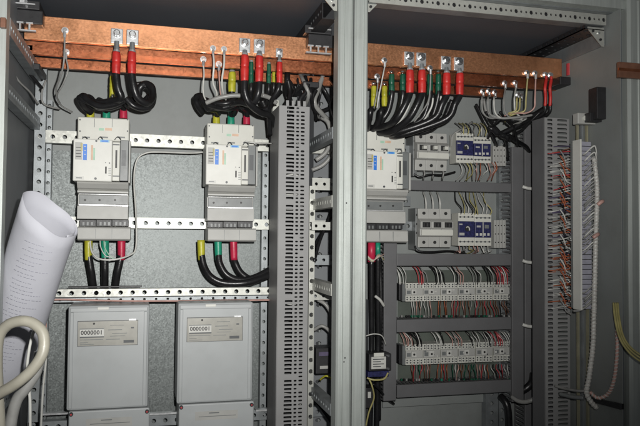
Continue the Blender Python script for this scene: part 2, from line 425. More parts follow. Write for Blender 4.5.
# ------------------------------------------------------------------ copper busbars
def busbar(label, ya, yb, Y, m, px=185, x0=None, x1=None):
    z1=P(px,ya,Y).z; z0=P(px,yb,Y).z
    xa=P(24,30,Y).x if x0 is None else x0; xb=P(562,70,Y).x if x1 is None else x1
    t=MB(); t.box(xa,xb,Y,Y+.010,z0,z1)
    o=t.build('copper_busbar',m,bevel=.0012)
    tag(o,label,'busbar'); return o,z0,z1
b1,b1z0,b1z1=busbar('topmost and brightest of the three flat copper busbars',27.5,50.5,1.455,'copper')
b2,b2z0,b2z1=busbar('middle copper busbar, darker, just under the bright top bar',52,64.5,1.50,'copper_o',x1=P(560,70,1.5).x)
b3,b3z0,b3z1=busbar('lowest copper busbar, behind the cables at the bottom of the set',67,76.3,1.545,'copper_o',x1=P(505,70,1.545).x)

def on(px, frac, which):
    """point in front of busbar `which` at pixel column px and height share frac"""
    Y,z0,z1={1:(1.455,b1z0,b1z1),2:(1.50,b2z0,b2z1),3:(1.545,b3z0,b3z1)}[which]
    return Vector((P(px,40,Y).x, Y, z0+(z1-z0)*frac))

# busbar holders
def holder(label, px, x_):
    t=thing('busbar_holder',label,'busbar holder',(x_,1.42,b1z0))
    MB().box(x_-.030,x_+.030,1.425,1.60,b1z1+.002,b1z1+.020).build('upper_clamp','blackp',t,.002)
    MB().box(x_-.022,x_+.036,1.425,1.452,b1z0+.022,b1z1+.001).build('front_block','blackp',t,.002)
    MB().box(x_-.016,x_+.022,1.50,1.61,b3z0-.016,b3z0-.003).build('lower_clamp','blackp',t,.002)
    k=MB(); k.box(x_-.030,x_+.026,1.412,1.420,b1z0+.004,b1z0+.0065)
    for i in range(3):
        xx=x_-.020+i*.017; k.box(xx-.0016,xx+.0016,1.412,1.418,b1z0+.007,b1z0+.018); k.box(xx-.006,xx+.006,1.412,1.418,b1z0+.0185,b1z0+.0215)
    k.build('comb','tin',t)
    MB().cyl((x_+.004,1.41,b1z1+.012),(x_+.004,1.425,b1z1+.012),.006,8).build('bolt','nickel',t)
    f=MB(); f.box(x_-.026,x_+.024,1.408,1.412,b1z1+.006,b1z1+.0085); f.box(x_-.004,x_+.004,1.408,1.412,b1z1+.009,b1z1+.02); f.build('clamp_plate','tin',t)
    return t
holder('black busbar holder with bright comb at the left end of the copper bars',0,P(22,40,1.42).x)
holder('black busbar holder with bright comb in front of the bars, left of the joined posts',0,P(319,40,1.42).x)
t=thing('busbar_holder','dark busbar holder with a reddish insulator at the right end of the copper bars','busbar holder',P(575,70,1.46))
q=P(569.5,69,1.45); MB().cyl(q-Vector((0,0,.016)),q+Vector((0,0,.013)),.0075,12).build('insulator','wred',t)
pb(MB(),575,50,600,62,1.43,1.50).build('clamp','blackp',t,.002)
pb(MB(),560,78,612,86,1.44,1.52).build('support_bar','blackp',t,.002)
for a,b in ((585,55),(590,57),(601,62)):
    q=P(a,b,1.425); MB().cyl(q,q+Vector((0,.01,0)),.004,8).build('bolt','nickel',t)

# ------------------------------------------------------------------ cables with lugs
def lug_cable(name,label,px,bar,frac,cpts,sleeve=(0,0),rs=.009,rc=.0078,wcol='red',cab='black',lug=True,group=None,lw=.012,cat='power cable',top=None,boltr=.0085,lugm='tin'):
    b=on(px,frac,bar); Y=b.y
    t=thing(name,label,cat,b,group)
    if lug:
        zt=b.z+lw*1.1; zb=b.z-lw*1.15
        zs=P(px,sleeve[0],Y-.0095).z
        zb=max(zb-lw*.35,zs+.003)
        lg=MB().box(b.x-lw*1.0,b.x+lw*1.0,Y-.0065,Y-.0005,zb,zt).build('lug',lugm,t,.0014)
        MB().cyl((b.x,Y-.007,zb+.004),(b.x,Y-.0095,zs-.001),lw*.42,10,lw*.5).build('barrel','rearpost',lg)
        nb=MB(); nb.cyl((b.x,Y-.0145,b.z+lw*.25),(b.x,Y-.0086,b.z+lw*.25),boltr*.86,6); w=nb.build('bolt','nickel',t,.0018)
        MB().cyl((b.x,Y-.0085,b.z+lw*.25),(b.x,Y-.0063,b.z+lw*.25),boltr*1.12,16).build('washer','nickel',w)
    s0,s1=sleeve
    Yc=Y-.0095
    a=P(px,s0,Yc); a.x=b.x; c=P(px,s1,Yc); c.x=b.x
    wb=lambda f,k:(a*(1-f)+c*f+Vector((random.uniform(-.0004,.0004),0,0)),rs*k)
    ww=[wb(0,.80),wb(.08,.93),wb(.3,.98),wb(.40,1.0),wb(.47,.90),wb(.53,1.02),wb(.75,.98),wb(.92,.95),wb(1,.86)]
    MB().tube([q[0] for q in ww],rs,12,2,True,[q[1] for q in ww]).build('sleeve',wcol,t,smooth=True)
    MB().cyl(a+Vector((0,0,.004)),a,rs*.72,10,rs*.8).build('crimp',lugm,t)
    MB().tube([a*.25+c*.75,c]+[P(*q) for q in cpts],rc,10,6).build('cable',cab,t,smooth=True)
    return t
# left pair
lug_cable('power_cable','thick black cable with red sleeve, left of the pair over the left breaker',117,1,.42,[(118,88,1.445),(121,98,1.45),(112,101,1.47),(100,103,1.49),(88,101,1.50),(80,98,1.51),(84,106,1.53),(91,112,1.55)],(52,74))
lug_cable('power_cable','thick black cable with red sleeve, right of the pair over the left breaker',132.5,1,.42,[(134,88,1.445),(138,98,1.45),(146,103,1.46),(152,98,1.48),(152,88,1.49),(146,84,1.50),(140,88,1.50),(137,97,1.51),(126,106,1.53)],(52,74))
# middle
lug_cable('power_cable','thick black cable with red sleeve, left of the pair above the middle breaker',244.5,1,.45,[(245,93,1.445),(250,104,1.45),(260,112,1.47),(270,116,1.50),(276,128,1.53)],(55,81))
lug_cable('power_cable','thick black cable with red sleeve, right of the pair above the middle breaker',259,1,.46,[(258,94,1.445),(252,104,1.46),(240,102,1.48),(228,104,1.50),(215,106,1.53)],(56,82))
lug_cable('power_cable','thinner black cable with red sleeve and small lug, left of the black holder',279,1,.22,[(278,90,1.445),(272,100,1.46),(269,110,1.49),(270,135,1.53)],(62,83),.0068,.0055,lw=.0075,boltr=.005)
# right four
for px,e,lb in ((408.5,(386,126),'first of four red sleeved cables hanging right of the joined posts'),(420.5,(392,131),'second of four red sleeved cables hanging right of the joined posts'),(445,(398,132),'third of four red sleeved cables right of the joined posts, slightly lower'),(458,(404,134),'fourth and rightmost of the four red sleeved cables above the triple breaker')):
    ex,ey=e
    i=0 if px<430 else 1
    lug_cable('power_cable',lb,px+(0 if i else 0),1,.44 if not i else .36,[(px-3,104,1.445),(px-12,119,1.46),(ex,ey,1.50),(ex-14,ey+2,1.54),(ex-24,ey-1,1.58)],(70+3*i,93+2*i),.0095,.008)
# second and third bar: green / yellow phases behind
gy=[(106,2,'yellow',.0055,'yellow sleeved cable rising behind the left red pair',78,100,[(107,104,1.50),(103,106,1.53)],113),
]
lug_cable('power_cable','yellow sleeved cable hanging just left of the red pair over the left breaker',113.5,3,.3,[(112,103,1.545),(108,106,1.55),(106,112,1.56)],(76,98),.0062,.0055,'yellow',lug=False)
lug_cable('power_cable','yellow sleeved cable behind the two thin white wires by the middle breaker',232,3,.3,[(232,100,1.545),(226,105,1.55),(205,108,1.56)],(72,92),.009,.007,'yellow',lug=False)
lug_cable('power_cable','green sleeved cable between the red pair above the middle breaker',251,2,.3,[(251,96,1.50),(255,108,1.52),(264,116,1.55)],(62,90),.0055,.0055,'dgreen',lug=False)
lug_cable('power_cable','green sleeved cable behind the thin white wires beside the duct top',268.5,2,.3,[(268,96,1.50),(268,108,1.52),(270,118,1.55)],(64,90),.0050,.005,'dgreen',lug=False)
lug_cable('power_cable','olive sleeved cable left of the smallest red sleeve',273.5,3,.3,[(273,98,1.545),(271,108,1.55)],(66,88),.0045,.0045,'yellow',lug=False)
for px,m_,bar,lb,ex in ((373,'yellow',3,'left yellow sleeved cable beside the joined posts',366),(383.5,'yellow',3,'right yellow sleeved cable beside the joined posts',372),
    (390.5,'dgreen',2,'first green sleeved cable from the joined posts',378),(401.5,'dgreen',2,'second green sleeved cable, touching the first of four red sleeves',385),
    (428.5,'dgreen',2,'third green sleeved cable, in the gap between red sleeve pairs',400),(436.8,'dgreen',2,'fourth green sleeved cable, left of the third red sleeve',404)):
    y0=86 if m_=='yellow' else 74
    lug_cable('power_cable',lb,px,bar,.35,[(px-2,110,1.50),(px-8 if m_!='yellow' else px-4,120,1.51),(ex,130,1.54),(ex-12,128,1.58)],(y0,y0+22),.0072,.0070,m_,lug=True,lw=.008,boltr=.005,lugm='copper_o')

t=thing('shade_bracket','dark bracket added for the shade under the left end of the copper bars','bracket',P(22,60,1.56))
pb(MB(),13,44,33,50,1.50,1.62).build('flange','blackp',t,.001); pb(MB(),18,50.3,27,76,1.58,1.585).build('web','blackp',t)  # added black bracket that darkens the shaded left corner
for a,b in ((17,47),(28,47.5)): q=P(a,b,1.497); MB().cyl(q,q+Vector((0,.0028,0)),.004,8).build('bolt','nickel',t)
for k,(pts,m_,lb) in enumerate((([(14,52,1.50),(20,64,1.52),(30,74,1.54),(42,88,1.57)],'black','black cable added to deepen the shade under the left busbar holder'),  # this black cable is added to deepen the corner's shade
    ([(10,64,1.40),(18,80,1.45),(30,92,1.50),(38,104,1.55)],'wgrey','grey lead sloping along the left side rails'),
    ([(46,80,1.58),(42,92,1.57),(44,104,1.57),(60,109,1.60)],'wgrey','grey lead hooked round the back left punched upright'))):
    cable('loose_cable',lb,pts,.0035 if k==0 else .002,m_,'loose cable')
# thin wires from the bars with ring lugs
def thin(label,px,bar,frac,pts,m_='wwhite',r=.0019,ring=.0070,group=None,m2=None):
    b=on(px,frac,bar); t=thing('thin_wire',label,'thin wire',b,group)
    MB().cyl(b+Vector((0,-.0030,0)),b+Vector((0,-.0005,0)),ring,12).build('ring','tin',t)
    MB().cyl(b+Vector((0,-.0085,0)),b+Vector((0,-.0031,0)),ring*.68,6).build('bolt','nickel',t)
    MB().cyl(b+Vector((0,-.007,-ring*.6)),b+Vector((0,-.007,-ring*2.2)),ring*.45,8).build('ferrule',m2 or 'tin',t)
    MB().tube([b+Vector((0,-.007,-ring*1.8))]+[P(*q) for q in pts],r,7,6).build('wire',m_,t,smooth=True)
    return t
thin('thin grey wire bolted to the top bar at far left, falling towards the sloping rail',65,1,.45,[(64,60,1.44),(61,75,1.46),(56,90,1.50),(60,104,1.55),(72,112,1.58)],'wgrey',.0018)
thin('twisted thin grey wire just right of the leftmost one, on the middle bar',66.5,2,.3,[(68,70,1.49),(63,84,1.50),(57,95,1.53),(60,103,1.56)],'wgrey',.0016)
thin('thin grey wire on the lower bar at left, left of the two white wires',203.5,2,.5,[(204,75,1.49),(203,90,1.49),(206,100,1.50),(215,104,1.52)],'wwhite',.0017)
thin('left of two thin white wires bolted beside the middle red pair',213,1,.18,[(214,65,1.44),(213,82,1.45),(217,94,1.47),(214,102,1.50)],'wwhite',.0022,.0065)
thin('right of two thin white wires bolted beside the middle red pair',224,1,.18,[(224,65,1.44),(222,80,1.45),(223,92,1.47),(226,100,1.50)],'wwhite',.0022,.0065)
thin('thin pinkish wire on the middle bar between the two white wires',219,2,.2,[(219,75,1.49),(220,90,1.50),(222,100,1.52)],'wpink',.0015)
thin('thin white wire bolted to the top bar just right of the joined posts',384,1,.22,[(383,75,1.44),(381,85,1.45),(379,95,1.46),(377,108,1.47)],'wwhite',.0016)
thin('thin dark wire on the middle bar right of the joined posts',377,2,.1,[(377,92,1.49),(374,108,1.50),(372,120,1.53)],'wgrey',.0014)
thin('thin wire with bright bolt between the second and third red sleeves',429.5,1,.02,[(430,90,1.445),(427,104,1.46),(414,122,1.49)],'wgrey',.0018)
# right bunch: trunk of grey leads
for k,(px,bar,fr,m_) in enumerate(((482,3,.5,'wgrey'),(488,3,.6,'wgrey'),(494,3,.5,'wwhite'),(504,2,.3,'wgrey'),(514.5,2,.4,'wwhite'),(517,3,.4,'wyellow'),(526,1,.15,'wyellow'),(534,1,.15,'wpink'),(520,3,.3,'wyellow'))):
    lbs=['leftmost thin grey lead of the sagging bunch at the right end of the bars','second thin grey lead from the left in the sagging bunch','thin white lead on the lowest bar in the sagging bunch','thin grey lead on the middle bar in the sagging bunch','long thin white lead on the middle bar in the sagging bunch','short yellow lead on the lowest bar in the sagging bunch','yellowish lead on the top bar, left of the pink one','pink and white lead on the top bar, left of the two red wires','second short yellow lead on the lowest bar in the bunch']
    sag=[(px,98,1.47),(px+1,112,1.475),(px+8,118,1.48),(px+22 if px<510 else px+4,118,1.49),(522,121,1.50),(510,126,1.54)]
    if px>=517: sag=[(px,98,1.455),(px-1,110,1.46),(px-8,113,1.47),(510,116,1.48),(505,122,1.52)]
    if px==534: sag=[(535,98,1.445),(534,108,1.45),(526,113,1.46),(512,113,1.47),(500,118,1.50)]
    thin(lbs[k],px,bar,fr,sag,m_,.0020,.0068)
for k,px in enumerate((544.5,549.5)):
    t=thin(('left' if k==0 else 'right')+' one of two bright red wires bolted at the right end of the top bar',px,1,.12,[(px+.5,88,1.445),(px+1,97,1.45),(px+.5,106,1.455)],'red',.0038,.0072,m2='red')
    MB().tube([P(px+.5,105,1.455),P(px,112,1.46),P(px-8,118,1.48),P(px-20,122,1.51),P(px-34,128,1.55)],.0042,8,6).build('black_end','black',t,smooth=True)

# loose black cables
cable('black_cable','black cable coil hanging right of the red pair over the left breaker',[(126,98,1.47),(134,106,1.47),(146,108,1.48),(153,100,1.49),(150,88,1.50),(141,86,1.50),(138,94,1.51),(143,101,1.52),(149,96,1.53)],.0062,'black')
cable('black_cable','outermost black coil turn beside the left red pair',[(128,104,1.50),(140,109,1.50),(152,106,1.51),(154,92,1.52),(146,84,1.53),(136,84,1.53)],.005,'black')
cable('black_cable','black cable arching left from the coil over the left breaker',[(124,100,1.46),(112,105,1.47),(99,106,1.48),(88,100,1.49),(84,96,1.50),(80,99,1.52),(84,107,1.54)],.0072,'black')
cable('black_cable','second black cable arching left over the yellow sleeve of the left breaker',[(122,104,1.48),(110,108,1.49),(97,107,1.50),(92,99,1.51),(87,97,1.52),(86,104,1.54),(92,112,1.555)],.006,'black')
cable('black_cable','black cable looping over the middle breaker from its yellow sleeve',[(203,113,1.555),(198,106,1.54),(196,98,1.53),(201,96,1.52),(206,104,1.51),(218,108,1.50),(232,105,1.50),(240,99,1.50)],.0072,'black')
cable('black_cable','second black cable looping over the middle breaker to its green sleeve',[(219,114,1.555),(216,110,1.54),(208,109,1.52),(205,100,1.51),(214,103,1.49),(228,103,1.48),(236,97,1.49)],.006,'black')
cable('black_cable','third black cable over the middle breaker reaching the red sleeve',[(234,114,1.555),(236,108,1.53),(228,109,1.51),(216,107,1.49),(206,104,1.48)],.0065,'black')
cable('black_cable','black cable hanging between middle red pair and tall duct',[(247,100,1.47),(258,110,1.48),(268,108,1.49),(274,98,1.50),(280,92,1.52)],.0065,'black')
cable('black_cable','black cable dipping behind the tall duct top',[(262,100,1.52),(268,114,1.53),(272,130,1.55),(272,160,1.58)],.0075,'black')
cable('grey_strap','pale grey flat strap across the cables over the middle breaker',[(206,103,1.475),(218,98,1.465),(232,95.5,1.46),(240,95.5,1.46)],.0048,'wgrey','cable strap')
cable('grey_strap','short pale strap across the cables beside the middle red pair',[(262,95,1.46),(270,98,1.47),(276,103,1.48)],.0050,'wgrey','cable strap')
for k,(a,b,dx,dz,lb) in enumerate(((490,128,.028,-.012,'black taped cable joint at the lower left of the sagging bunch'),(512,121,.024,.012,'black taped cable joint in the middle of the sagging bunch'),(527,117,.026,.010,'black taped cable joint under the two red wires'),(500,134,.030,-.010,'black taped cable joint nearest the blue relays'),(494,123,.022,.014,'small black taped cable joint above the lower left one'))):
    q=P(a,b,1.49+.012*k); e=Vector((dx,.006,dz))
    pts=[q+e*f+Vector((random.uniform(-.001,.001),0,random.uniform(-.0015,.0015))) for f in (-.15,.0,.1,.3,.5,.7,.8,1.,1.2)]
    o=MB().tube(pts,.007,9,3,True,[.0035,.0045,.0068,.0074,.0070,.0074,.0066,.0045,.0035]).build('cable_joint','black',smooth=True); tag(o,lb,'cable joint')
for k,(pts,lb) in enumerate((([(486,112,1.48),(490,122,1.50),(498,130,1.52),(506,142,1.55),(508,160,1.60)],'black wire dropping from the left joints to the upper duct'),
    ([(500,112,1.48),(508,122,1.50),(514,128,1.52),(518,146,1.56)],'black wire dropping between the taped joints'),
    ([(540,112,1.47),(530,122,1.49),(522,130,1.52),(512,136,1.55),(504,146,1.58)],'black wire crossing under the taped joints'),
    ([(476,104,1.56),(484,120,1.55),(492,134,1.55),(497,146,1.59)],'black wire left of the taped joints'),
    ([(524,112,1.49),(516,116,1.49),(502,118,1.50),(494,126,1.52),(488,138,1.56)],'black wire bridging two taped joints'))):
    cable('black_wire',lb,pts,.0034,'black','wire')
cable('black_cable','thick black cable running from the taped joints up to the right end holder',[(500,134,1.53),(520,124,1.52),(545,108,1.52),(570,96,1.53),(600,86,1.50)],.0062,'black')
cable('black_cable','black cable falling from the taped joints behind the right vertical duct',[(506,134,1.54),(518,142,1.56),(528,150,1.60),(532,170,1.64)],.0062,'black')
cable('grey_lead','pale grey lead sagging under the bunch from left to right',[(484,100,1.50),(487,112,1.49),(500,118,1.48),(520,117,1.47),(532,115,1.47)],.0030,'wgrey','cable')
cable('black_cable','black cable trunk curving left behind the right breaker top',[(440,112,1.52),(424,126,1.54),(400,133,1.57),(380,134,1.60),(368,138,1.62)],.009,'black')
cable('black_cable','lowest black cable curving beside the upper triple breaker',[(452,100,1.50),(444,118,1.52),(428,131,1.55),(408,134,1.58),(390,140,1.62)],.006,'black')
for k,(a,b) in enumerate(((410,96),(433,98),(441,96))):
    cable('grey_lead',['pale lead between first and second red sleeved cables','pale lead left of the third red sleeved cable','pale lead touching the third red sleeved cable'][k],[(a,b,1.47),(a-2,108,1.475),(a-12,124,1.50),(a-24,131,1.54)],.0022,'wwhite','cable')

# ------------------------------------------------------------------ the three breakers
def breaker():
    Yf=1.50
    o=P(100,181,Yf)
    t=thing('circuit_breaker','left white circuit breaker above the left meter, blue label, coloured cables','circuit breaker',o,'white circuit breakers on the punched rails')
    def b(name,a,bb,c,d,y0,y1,m,par=t,bev=.0012):
        return pb(MB(),a,bb,c,d,y0,y1).build(name,m,par,bev)
    up=b('upper_cover',77.5,117.5,129.5,141,1.535,1.602,'cream',bev=.003)
    for a in (86,104,121): b('vent',a-4,136.5,a+4,138,1.5335,1.5349,'mgrey',up,0)
    b('print_strip',99,128,104,130.5,1.5342,1.5349,'mint',up,0); b('print_strip',105,128,112,130.5,1.5342,1.5349,'peach',up,0)
    fc=b('face',73,139,112.2,181.3,Yf,1.58,'white',bev=.002)
    b('grey_label',75,142,82,159.5,Yf-.0006,Yf-.0001,'lgrey',fc,0)
    b('blue_label',83,144,87,160,Yf-.0006,Yf-.0001,'blue',fc,0)
    b('ochre_label',80.5,143,82.6,151,Yf-.001,Yf-.0006,'wyellow',fc,0)
    b('peach_print',91,145,93,160,Yf-.0006,Yf-.0001,'peach',fc,0); b('mint_print',93.2,148,95,160,Yf-.0006,Yf-.0001,'mint',fc,0)
    b('badge',100,139.7,109.5,142.3,Yf-.0008,Yf-.0001,'cyan',fc,0)
    b('badge_print',101.5,140.3,108,141.8,Yf-.0012,Yf-.0008,'blue',fc,0)
    for a,c,r in ((96.3,140.8,.0022),(95.5,178.5,.0026),(109.5,163,.0014),(105.5,162.6,.0010)):
        q=P(a,c,Yf-.002); MB().cyl(q,q+Vector((0,.0021,0)),r,10).build('button','dgrey',fc)
    b('slot',105,166.5,106.7,173.5,Yf-.0008,Yf-.0001,'ink',fc,0)
    for i in range(5): b('print_line',108.4,168+i*1.8,111,168.6+i*1.8,Yf-.0005,Yf-.0001,'mgrey',fc,0)
    b('white_label',74.5,176,84,179.5,Yf-.0006,Yf-.0001,'wwhite',fc,0)
    b('white_label_print',76,177.3,82,178.3,Yf-.0009,Yf-.0006,'mgrey',fc,0)
    for a,c,d in ((0,82,88),(1,98,103),(2,115,121)):   # moulded arches
        k=[P(c+(d-c)*i/6,139.5-2.8*math.sin(math.pi*i/6),1.512) for i in range(7)]
        MB().tube(k,.0009,5,2).build('moulded_arch','dgrey',up)
    sl=b('slot_panel',112.4,142,119.8,181,Yf+.003,1.58,'cream')
    b('lever_slot',115.3,150,117.2,168,Yf+.0022,Yf+.0029,'ink',sl,0)
    for y_ in (144,175.5,): b('groove',112.8,y_,119.6,y_+1.2,Yf+.0024,Yf+.0029,'dgrey',sl,0)
    b('side_module',120,140,128.3,181,Yf+.010,1.585,'mgrey',bev=.001)
    b('side_print',121.5,150,126,166,Yf+.0093,Yf+.0099,'dgrey',t,0)
    b('edge_strip',128.5,141,130.4,183,Yf+.006,1.585,'lgrey')
    # lower body, profiled
    x0=P(77.5,190,1.53).x; x1=P(128.5,190,1.53).x
    def zz(y,Y=1.53): return P(100,y,Y).z
    prof=[(1.60,zz(182)),(1.515,zz(182)),(1.512,zz(184)),(1.522,zz(188.5)),(1.530,zz(190)),(1.524,zz(191)),(1.524,zz(193)),(1.545,zz(194.5)),(1.545,zz(205)),(1.532,zz(206)),(1.530,zz(219)),(1.545,zz(219.5)),(1.60,zz(219.5))]
    MB().prism(prof,0,x0,x1).build('lower_body','lgrey',t,.0006)
    ch=b('screw_channel',79,195.3,127.5,204.5,1.5425,1.5445,'mgrey',bev=.0008)
    for a in (85,99.5,115):
        q=P(a,200,1.5405); MB().cyl(q,q+Vector((0,.002,0)),.0024,10).build('screw','ink',ch)
    for y_ in (194,205.3): pb(MB(),79,y_-.5,128,y_+.5,1.538,1.5422).build('bright_lip','tin',t)
    for a,c in ((79.5,95.8),(96.6,111.5),(112.3,128.6)): 
        wn=b('terminal_window',a,220,c,226,1.553,1.599,'blackp',bev=0)
        for k in range(3): b('terminal',a+3+k*4.2,222,a+5+k*4.2,225.4,1.5515,1.5529,'mgrey',wn,0)
    MB().prism([(1.60,zz(226.6)),(1.535,zz(226.6)),(1.530,zz(228)),(1.527,zz(239)),(1.532,zz(240.5)),(1.60,zz(240.5))],0,P(77.5,230,1.53).x,P(130.5,230,1.53).x).build('lower_cover','lgrey',t,.001)
    for a,c in ((80,119.5),(127.5,119.5),(80,131),(127.5,131)):
        q=P(a,c,1.5335); MB().cyl(q,q+Vector((0,.0014,0)),.0017,8).build('rivet','dgrey',up)
    for a in (94.6,112.2): pb(MB(),a-.25,118.5,a+.25,127,1.5342,1.5349).build('seam','mgrey',up)
    for a in (95.5,111.9): pb(MB(),a-.2,228.5,a+.2,239,1.5268,1.5285).build('seam','mgrey',t)
    for y_ in (147,150,153,156): pb(MB(),75.8,y_,81,y_+.7,Yf-.001,Yf-.0007).build('print_line','ink',fc)
    for y_ in (146,150,154): pb(MB(),84,y_,86,y_+.6,Yf-.001,Yf-.0007).build('print_line','wwhite',fc)
    return t
bk=breaker()
bx=bk.location.x
d1=Vector((P(232,181,1.50).x-P(105.6,181,1.50).x,0,0))
dB=Vector((P(206,165,1.50).x-P(73,165,1.50).x,0,0))
dup(bk,dB,'middle white circuit breaker left of the tall slotted duct, blue label, coloured cables')
dC=Vector((P(403.5,165,1.50).x-P(119.8,165,1.50).x,0,0))
dup(bk,dC,'right white circuit breaker partly hidden behind the joined front posts')

def phase_cable(label,px,top,pts,col,off,r=.0078,group=None):
    """cable with coloured sleeve entering a breaker; pixel column px is on the left breaker, off shifts it"""
    t=thing('phase_cable',label,'phase cable',P(px,top,1.565)+off)
    s=1 if pts[-1][1]>top else -1
    a=P(px,top,1.565)+off; c=P(px,top+s*20 if s>0 else top-9,1.565)+off
    MB().tube([a,a*.5+c*.5,c],.0085,10,3,True,[.0088,.0086,.0078]).build('sleeve',col,t,smooth=True)
    MB().tube([a*.3+c*.7]+[P(*q)+off for q in pts],r,10,6).build('cable','black',t,smooth=True)
    return t
Z=Vector((0,0,0))
for nm,off in (('left',Z),('middle',dB)):
    for px,c,cn in ((90.5,'yellow','yellow'),(106.5,'green','green'),(123.5,'redd','red')):
        px2=px
        phase_cable('short %s sleeved cable end entering the top of the %s breaker'%(cn,nm),px2,118.5,[(px2,108,1.56),(px2-2,103,1.55),(px2-8,100,1.53)],c,off,.0065)
phase_cable('yellow sleeved cable leaving the bottom of the left breaker',88.5,240,[(90,264,1.565),(92,276,1.57),(95,300,1.60),(98,330,1.64)],'yellow',Z)
phase_cable('green sleeved cable leaving the bottom of the left breaker',105,240,[(105,264,1.565),(105,276,1.57),(105,300,1.60),(105,330,1.64)],'green',Z)
phase_cable('red sleeved cable leaving the bottom of the left breaker',121.5,240,[(119.5,264,1.565),(117,276,1.57),(114,300,1.60),(112,330,1.64)],'redd',Z)
d_=lambda px: P(px,250,1.565)
def bottom_curve(label,px,col,pts):
    t=thing('phase_cable',label,'phase cable',P(px,240,1.565))
    a=P(px,240,1.565); c=P(px+.6,260,1.565)
    MB().tube([a,a*.5+c*.5,c],.0085,10,3,True,[.0088,.0086,.0078]).build('sleeve',col,t,smooth=True)
    MB().tube([a*.3+c*.7]+[P(*q) for q in pts],.0078,10,6).build('cable','black',t,smooth=True)
bottom_curve('yellow sleeved cable curving right from under the middle breaker',201,'yellow',[(204,266,1.56),(211,277,1.55),(224,283,1.545),(245,283,1.54),(262,278,1.55),(277,272,1.57),(290,268,1.60)])
bottom_curve('green sleeved cable curving right from under the middle breaker',218,'green',[(220,264,1.56),(227,275,1.555),(240,280,1.555),(256,277,1.56),(277,266,1.58),(290,262,1.61)])
bottom_curve('red sleeved cable curving right from under the middle breaker',233.5,'redd',[(235,262,1.57),(241,273,1.57),(252,279,1.57),(266,273,1.58),(277,261,1.59),(290,256,1.62)])
cable('white_lead','thin white lead looping under the left breaker and rising on its right',[(90,240,1.56),(92,252,1.55),(100,259,1.545),(115,259.5,1.545),(130,255,1.55),(136,247,1.56),(136,215,1.57),(134,180,1.58),(137,160,1.58),(146,153,1.58),(160,152,1.58),(190,153,1.59),(204,152,1.60)],.0020,'wwhite','lead')
cable('white_lead','pale lead with brown sheath running under the long rail above the meters',[(46,330,1.55),(46,312,1.55),(50,302,1.55),(60,299.5,1.55),(100,300.5,1.55),(160,301,1.55),(275,300,1.55)],.0021,'wpink','lead')
cable('white_lead','short white lead beside the middle breaker leading into the duct',[(245,141.5,1.495),(258,143,1.495),(272,143.5,1.53)],.0016,'wwhite','lead')
for k,(a,bb,c,d) in enumerate(((104,240,112,258),(100,240,106,256))):
    cable('pale_lead','thin pale green lead looping beside the green sleeve under the left breaker' if k==0 else 'thin white lead crossing the green sleeve under the left breaker',[(a,bb,1.553),(a+1,bb+8,1.552),(c,d,1.55),(c+8,d+1,1.55)],.0012,'mint' if k==0 else 'wwhite','lead')
o=pb(MB(),68,286.2,142,287.6,1.545,1.556).build('dark_streak','blackp',None,.0005); tag(o,'long flat black strip on the rail where the left cables pass behind','strip')  # narrow black strip along the top of the rail
# right breaker bottom cables
for px,c,cn,yb in ((371.5,'redd','red',262),(378,'green','green',258)):
    t=thing('phase_cable','%s sleeved cable under the right breaker beside the joined posts'%cn,'phase cable',P(px,243,1.565))
    MB().tube([P(px,240,1.565),P(px,yb,1.565)],.0095 if c=='redd' else .006,10,1).build('sleeve',c,t,smooth=True)
    MB().tube([P(px,yb-3,1.565),P(px,300,1.58),P(px,360,1.60),P(px-2,460,1.62)],.0068,8,5).build('cable','black',t,smooth=True)
for k in range(4):
    cable('thin_lead','thin %s lead tied across the cables under the right breaker'%('pink','white','yellow','pale')[k],[(368,256+k,1.55),(373,260+k*.6,1.545),(379,257-k,1.55),(384,254+k*3,1.57)],.0012,('wpink','wwhite','wyellow','wgrey')[k],'lead')
cable('white_lead','white lead arching over the black and white transformer',[(366,336,1.55),(374,334,1.545),(382,336,1.55),(386,345,1.57)],.0014,'wwhite','lead')
cable('grey_tube','pale plastic tube end poking out beside the right breaker cables',[(375,296,1.56),(380,300,1.56),(384,306,1.57)],.0035,'wwhite','tube')

